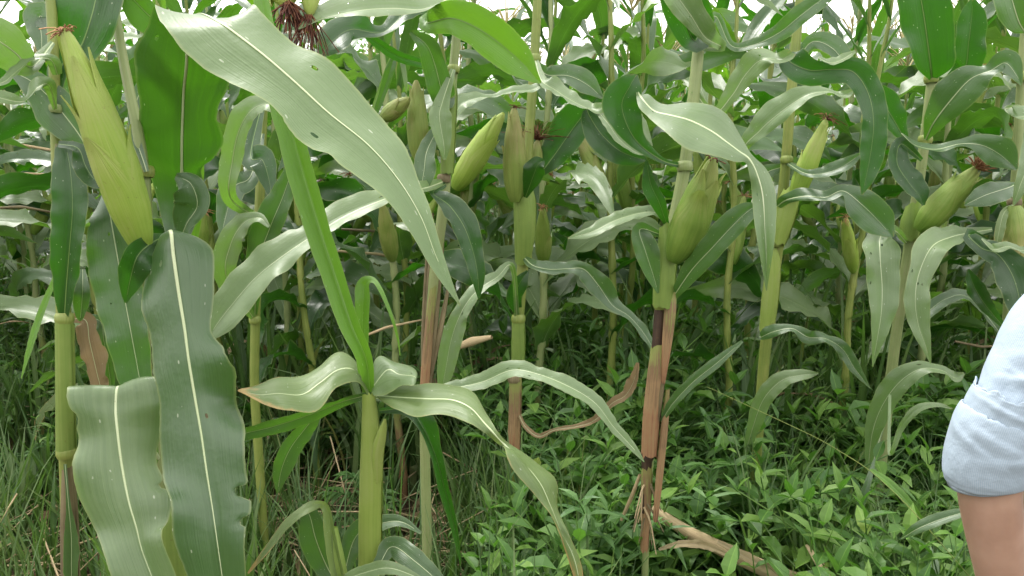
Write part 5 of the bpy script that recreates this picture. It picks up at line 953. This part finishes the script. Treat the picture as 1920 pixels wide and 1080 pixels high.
PY = .9
S = P(2005, 590, PY + .03); E = P(1848, 885, PY); Wr = P(1898, 1235, PY - .02)
gx, gy = S[0] + .165, S[1] + .02; gzz = gz(gx, gy)
person = empty('person', (gx, gy, gzz), 'person in a pale blue striped shirt with rolled sleeve, arm hanging down', 'person'); o0 = np.array(person.location)
def skin_mesh(name, pts, edges, rad, mat, parent, sub=2, root=0):
    me = bpy.data.meshes.new(name); me.from_pydata([tuple(np.array(p) - o0) for p in pts], edges, []); ob = link(name, me, parent); me.materials.append(M[mat])
    ob.modifiers.new('skin', 'SKIN'); sv = me.skin_vertices[0].data if me.skin_vertices else None
    if sv is None:
        import bmesh
        b = bmesh.new(); b.from_mesh(me); b.verts.layers.skin.verify(); b.to_mesh(me); b.free(); sv = me.skin_vertices[0].data
    for i, r in enumerate(rad): sv[i].radius = r if isinstance(r, tuple) else (r, r); sv[i].use_root = (i == root)
    m = ob.modifiers.new('sub', 'SUBSURF'); m.levels = sub; m.render_levels = sub
    for p in me.polygons: p.use_smooth = True
    ob.modifiers['skin'].use_smooth_shade = True
    return ob
hipz = S[2] - .46; nx = gx; neck = np.array([nx, gy + .01, S[2] + .055]); headc = neck + np.array([0, -.015, .155])
pel = np.array([nx, gy, hipz]); S2 = np.array([2 * nx - S[0], S[1], S[2]]); E2 = S2 + np.array([.07, .02, -.27]); W2 = E2 + np.array([-.02, -.06, -.235])
H1 = Wr + nrm(Wr - E) * .07; H2 = W2 + nrm(W2 - E2) * .07
pts = [pel, pel + [0, 0, .14], pel + [0, .01, .30], np.array([nx, gy, S[2] - .02]), neck, neck + [0, -.005, .06],
       S, (S + E) / 2, E, E * .75 + Wr * .25, E * .35 + Wr * .65, Wr, H1, S2, (S2 + E2) / 2, E2, (E2 + W2) / 2, W2, H2,
       pel + [-.085, 0, -.05], np.array([nx - .095, gy, gzz + .40]), np.array([nx - .10, gy + .02, gzz + .07]), pel + [.085, 0, -.05], np.array([nx + .095, gy, gzz + .40]), np.array([nx + .10, gy + .02, gzz + .07])]
edges = [(0, 1), (1, 2), (2, 3), (3, 4), (4, 5), (3, 6), (6, 7), (7, 8), (8, 9), (9, 10), (10, 11), (11, 12), (3, 13), (13, 14), (14, 15), (15, 16), (16, 17), (17, 18), (0, 19), (19, 20), (20, 21), (0, 22), (22, 23), (23, 24)]
rad = [(.13, .09), (.115, .085), (.13, .09), (.10, .07), .05, .048, .048, .043, .040, .037, .028, (.024, .02), (.034, .014), .048, .042, .036, .034, (.024, .019), (.034, .014), .075, .05, .035, .075, .05, .035]
body = skin_mesh('body', pts, edges, rad, 'skin', person)
# hands: five bent fingers each, rooted in the palm
for (wp, hp, sgn) in ((Wr, H1, 1), (W2, H2, -1)):
    d = nrm(hp - wp); side = nrm(np.cross(d, [0, 0, 1.]) + np.array([0, -1e-3, 0])); side = np.array([0, -1., 0]) - d * np.dot([0, -1., 0], d); side = nrm(side); pal = np.cross(d, side) * sgn
    for k, (off, L) in enumerate([(.026, .066), (.009, .075), (-.009, .070), (-.025, .055)]):
        b = hp - d * .02 + side * off; c1 = b + d * (.03 + L * .3) + pal * .004; c2 = c1 + d * L * .36 + pal * .010; c3 = c2 + d * L * .26 + pal * .014
        skin_mesh('finger', [b, c1, c2, c3], [(0, 1), (1, 2), (2, 3)], [.0095, .009, .008, .0065], 'skin', body, 1)
    b = wp + d * .03 + side * .022; c1 = b + d * .02 + side * .022 + pal * .006; c2 = c1 + d * .028 + side * .008 + pal * .008; c3 = c2 + d * .02 + pal * .006
    skin_mesh('thumb', [b, c1, c2, c3], [(0, 1), (1, 2), (2, 3)], [.012, .011, .010, .008], 'skin', body, 1)
# head
def ellipsoid(c, r, n=24, m=32, f=None):
    V = []
    for i in range(n + 1):
        for j in range(m):
            a, b = math.pi * i / n, 2 * math.pi * j / m; u = np.array([math.sin(a) * math.cos(b), math.sin(a) * math.sin(b), math.cos(a)]); q = u * r
            if f: q = f(u, q)
            V.append(c + q)
    return np.array(V), grid_faces(n + 1, m, True)
def headf(u, q):
    q = q.copy()
    if u[2] < 0: q[0] *= 1 - .28 * (-u[2]) ** 1.5; q[1] *= 1 - .18 * (-u[2])
    fr_ = max(0, -u[1]); q[1] -= .026 * math.exp(-((u[0] / .15) ** 2 + ((u[2] + .20) / .17) ** 2)) * (fr_ > 0)      # nose
    q[1] += .007 * fr_ * (math.exp(-(((abs(u[0]) - .36) / .16) ** 2 + ((u[2] - .02) / .13) ** 2)))                     # eye sockets
    q[1] -= .006 * math.exp(-((u[0] / .2) ** 2 + ((u[2] + .95) / .2) ** 2))
    return q
V, F = ellipsoid(headc, np.array([.074, .092, .108]), 60, 80, f=headf); link('head', mesh_np('head', V - o0, F, M['skin']), body)
for sx in (-1, 1):
    V, F = ellipsoid(headc + np.array([sx * .028, -.077, .004]), np.array([.012, .010, .008]), 8, 12); link('eye', mesh_np('eye', V - o0, F, M['eye']), body)
    V, F = ellipsoid(headc + np.array([sx * .028, -.0855, .004]), np.array([.0055, .003, .0055]), 8, 12); link('iris', mesh_np('iris', V - o0, F, M['hair']), body)
    V, F = ellipsoid(headc + np.array([sx * .075, .005, -.005]), np.array([.008, .018, .030]), 8, 12); link('ear', mesh_np('ear', V - o0, F, M['skin']), body)
V, F = ellipsoid(headc + np.array([0, -.079, -.055]), np.array([.022, .008, .0055]), 8, 14); link('mouth', mesh_np('mouth', V - o0, F, M['lip']), body)
hr = np.random.default_rng(3)
V, F = ellipsoid(headc + np.array([0, .014, .016]), np.array([.083, .096, .108]), f=lambda u, q: q * (1 + .02 * math.sin(u[0] * 40) ) * (1 if (u[2] > -.55 and (u[1] > -.25 or u[2] > .52)) else .80)); link('hair', mesh_np('hair', V - o0, F, M['hair']), person)

# sleeve with creases and a double rolled cuff
sr = np.random.default_rng(8)
def cloth_tube(name, way, rpx, n, m, wr_amp, fold, seed, wavy=0.0, creases=(), flat=.92, mat='shirt', parent=person, hem=0.0):
    pts = np.array([P(*w) for w in way]); r = np.array([q * w[2] / FPX for q, w in zip(rpx, way)])
    A = catmull(np.hstack([pts[:, [0, 2, 1]], r[:, None]]), n); pts = A[:, [0, 2, 1]]; r = A[:, 3]
    T = nrm(np.gradient(pts, axis=0)); X = nrm(np.cross(T, np.array([0, -1., .05]))); Y = np.cross(X, T)
    V = np.zeros((n, m, 3)); uv = np.zeros((n, m, 2)); Lc = np.concatenate([[0], np.cumsum(np.linalg.norm(np.diff(pts, axis=0), axis=1))])
    for j in range(m):
        a = 2 * math.pi * j / m
        for i in range(n):
            q = Vector((math.cos(a) * 1.6, math.sin(a) * 1.6, Lc[i] * 18 + seed)); w = mnoise.noise(q) * .6 + .4 * mnoise.noise(q * 2.3)
            cr = 0.0
            for (l0, slope, am, wd, ac, aw) in creases:
                da = (a - ac + math.pi) % (2 * math.pi) - math.pi; x_ = (Lc[i] - l0 * Lc[-1] - slope * da) / wd
                cr += am * (math.exp(-max(0, x_) ** 2 * .6) * math.exp(-min(0, x_) ** 2 * 3) - .5) * math.exp(-(da / aw) ** 2)
            rr = r[i] * (1 + wr_amp * w + fold * cr)
            ew = wavy * (mnoise.noise(Vector((math.cos(a) * 4, math.sin(a) * 4, seed))) + .6 * mnoise.noise(Vector((math.cos(a) * 11, math.sin(a) * 11, seed)))) * math.exp(-i / 4)
            rr *= 1 + 12 * abs(ew) * (i < 6)
            V[i, j] = T[i] * ew + pts[i] + X[i] * math.cos(a) * rr + Y[i] * math.sin(a) * rr * flat
            uv[i, j] = (j / m, Lc[i])
    F = grid_faces(n, m, True)
    me = mesh_np(name, V.reshape(-1, 3) - o0, F, M[mat], uv.reshape(-1, 2)); ob = link(name, me, parent)
    so = ob.modifiers.new('thick', 'SOLIDIFY'); so.thickness = .0016; so.offset = -1
    return ob
slv = cloth_tube('sleeve', [(2075, 560, PY + .03), (2040, 560, PY + .03), (2005, 590, PY + .03), (1972, 650, PY + .02), (1932, 730, PY + .01), (1900, 790, PY), (1884, 820, PY)], [16, 62, 84, 92, 88, 78, 70], 90, 110, .06, 1.0, 1.0, creases=[(.50, -.02, .05, .010, 1.3, .9), (.62, .018, .07, .008, 1.7, .8), (.70, -.015, .06, .009, .9, .7), (.78, .022, .08, .007, 1.6, 1.0), (.86, -.01, .07, .007, 1.2, 1.2), (.38, .03, .05, .012, 1.9, .8), (.92, .012, .06, .006, .5, .8)])
cloth_tube('rolled_cuff', [(1908, 742, PY), (1904, 752, PY), (1892, 778, PY), (1880, 805, PY), (1873, 822, PY), (1870, 828, PY)], [76, 80, 82, 80, 77, 70], 40, 110, .07, 1.0, 5.0, wavy=.007, creases=[(.30, .006, .05, .004, 1.0, .8), (.55, -.006, .05, .005, 1.8, .9), (.75, .008, .04, .004, .6, .6)], parent=slv)
cloth_tube('rolled_cuff', [(1886, 788, PY), (1880, 800, PY), (1868, 832, PY), (1859, 858, PY), (1854, 880, PY), (1853, 892, PY), (1853, 896, PY), (1853, 890, PY), (1856, 866, PY)], [82, 86, 86, 84, 82, 79, 76, 70, 66], 60, 110, .05, 1.0, 9.0, wavy=.006, creases=[(.22, .012, .05, .008, 1.1, .8), (.36, -.014, .05, .009, 1.7, .9), (.30, .02, .04, .007, .4, .6)], parent=slv)
# shirt body, second sleeve, trousers, shoes
def lathe_ell(name, rows_, mat, parent, m=48, amp=.02, seed=0):
    V = []; U = []
    for (c, rx, ry) in rows_:
        for j in range(m):
            a = 2 * math.pi * j / m; w = 1 + amp * mnoise.noise(Vector((math.cos(a) * 2, math.sin(a) * 2, c[2] * 9 + seed))); V.append(np.array(c) + np.array([math.cos(a) * rx * w, math.sin(a) * ry * w, 0])); U.append((j / m * 3, c[2]))
    ob = link(name, mesh_np(name, np.array(V) - o0, grid_faces(len(rows_), m, True), M[mat], np.array(U)), parent); return ob
ch = np.array([nx, gy + .005, S[2] - .03])
sp_ = [pel + [0, 0, -.15], pel, pel + [0, 0, .14], pel + [0, .005, .29], ch, neck + [0, .0, -.012], S + [.03, 0, .0], S * .72 + E * .28, S2 + [-.03, 0, .0], S2 * .72 + E2 * .28, S2 * .4 + E2 * .6, E2 * .95 + W2 * .05]
shirt = skin_mesh('shirt', sp_, [(0, 1), (1, 2), (2, 3), (3, 4), (4, 5), (4, 6), (6, 7), (4, 8), (8, 9), (9, 10), (10, 11)], [(.165, .125), (.155, .118), (.135, .105), (.15, .108), (.115, .085), (.062, .058), .066, .055, .066, .058, .056, .054], 'shirt', person, 3, root=2)
def tube3(name, pts_, rad_, mat, parent, n=30):
    A = np.array([[*p, r] for p, r in zip(pts_, rad_)]); A = catmull(A[:, [0, 2, 1, 3]], n)[:, [0, 2, 1, 3]]; V, F, U = tube_arrays(A[:, :3], A[:, 3], 24); V = V + np.array([0, 0, 0])
    return link(name, mesh_np(name, V - o0, F, M[mat], U), parent)
for sx in (-1, 1):
    tr_ = tube3('trouser_leg', [pel + [sx * .075, 0, .02], pel + [sx * .088, 0, -.08], np.array([nx + sx * .095, gy, gzz + .42]), np.array([nx + sx * .10, gy + .015, gzz + .06])], [.088, .088, .064, .056], 'trousers', person)
    V, F = ellipsoid(np.array([nx + sx * .10, gy - .04, gzz + .035]), np.array([.045, .125, .045]), 12, 20, f=lambda u, q: np.array([q[0], q[1], max(q[2], -.034)])); link('shoe', mesh_np('shoe', V - o0, F, M['shoe']), person)
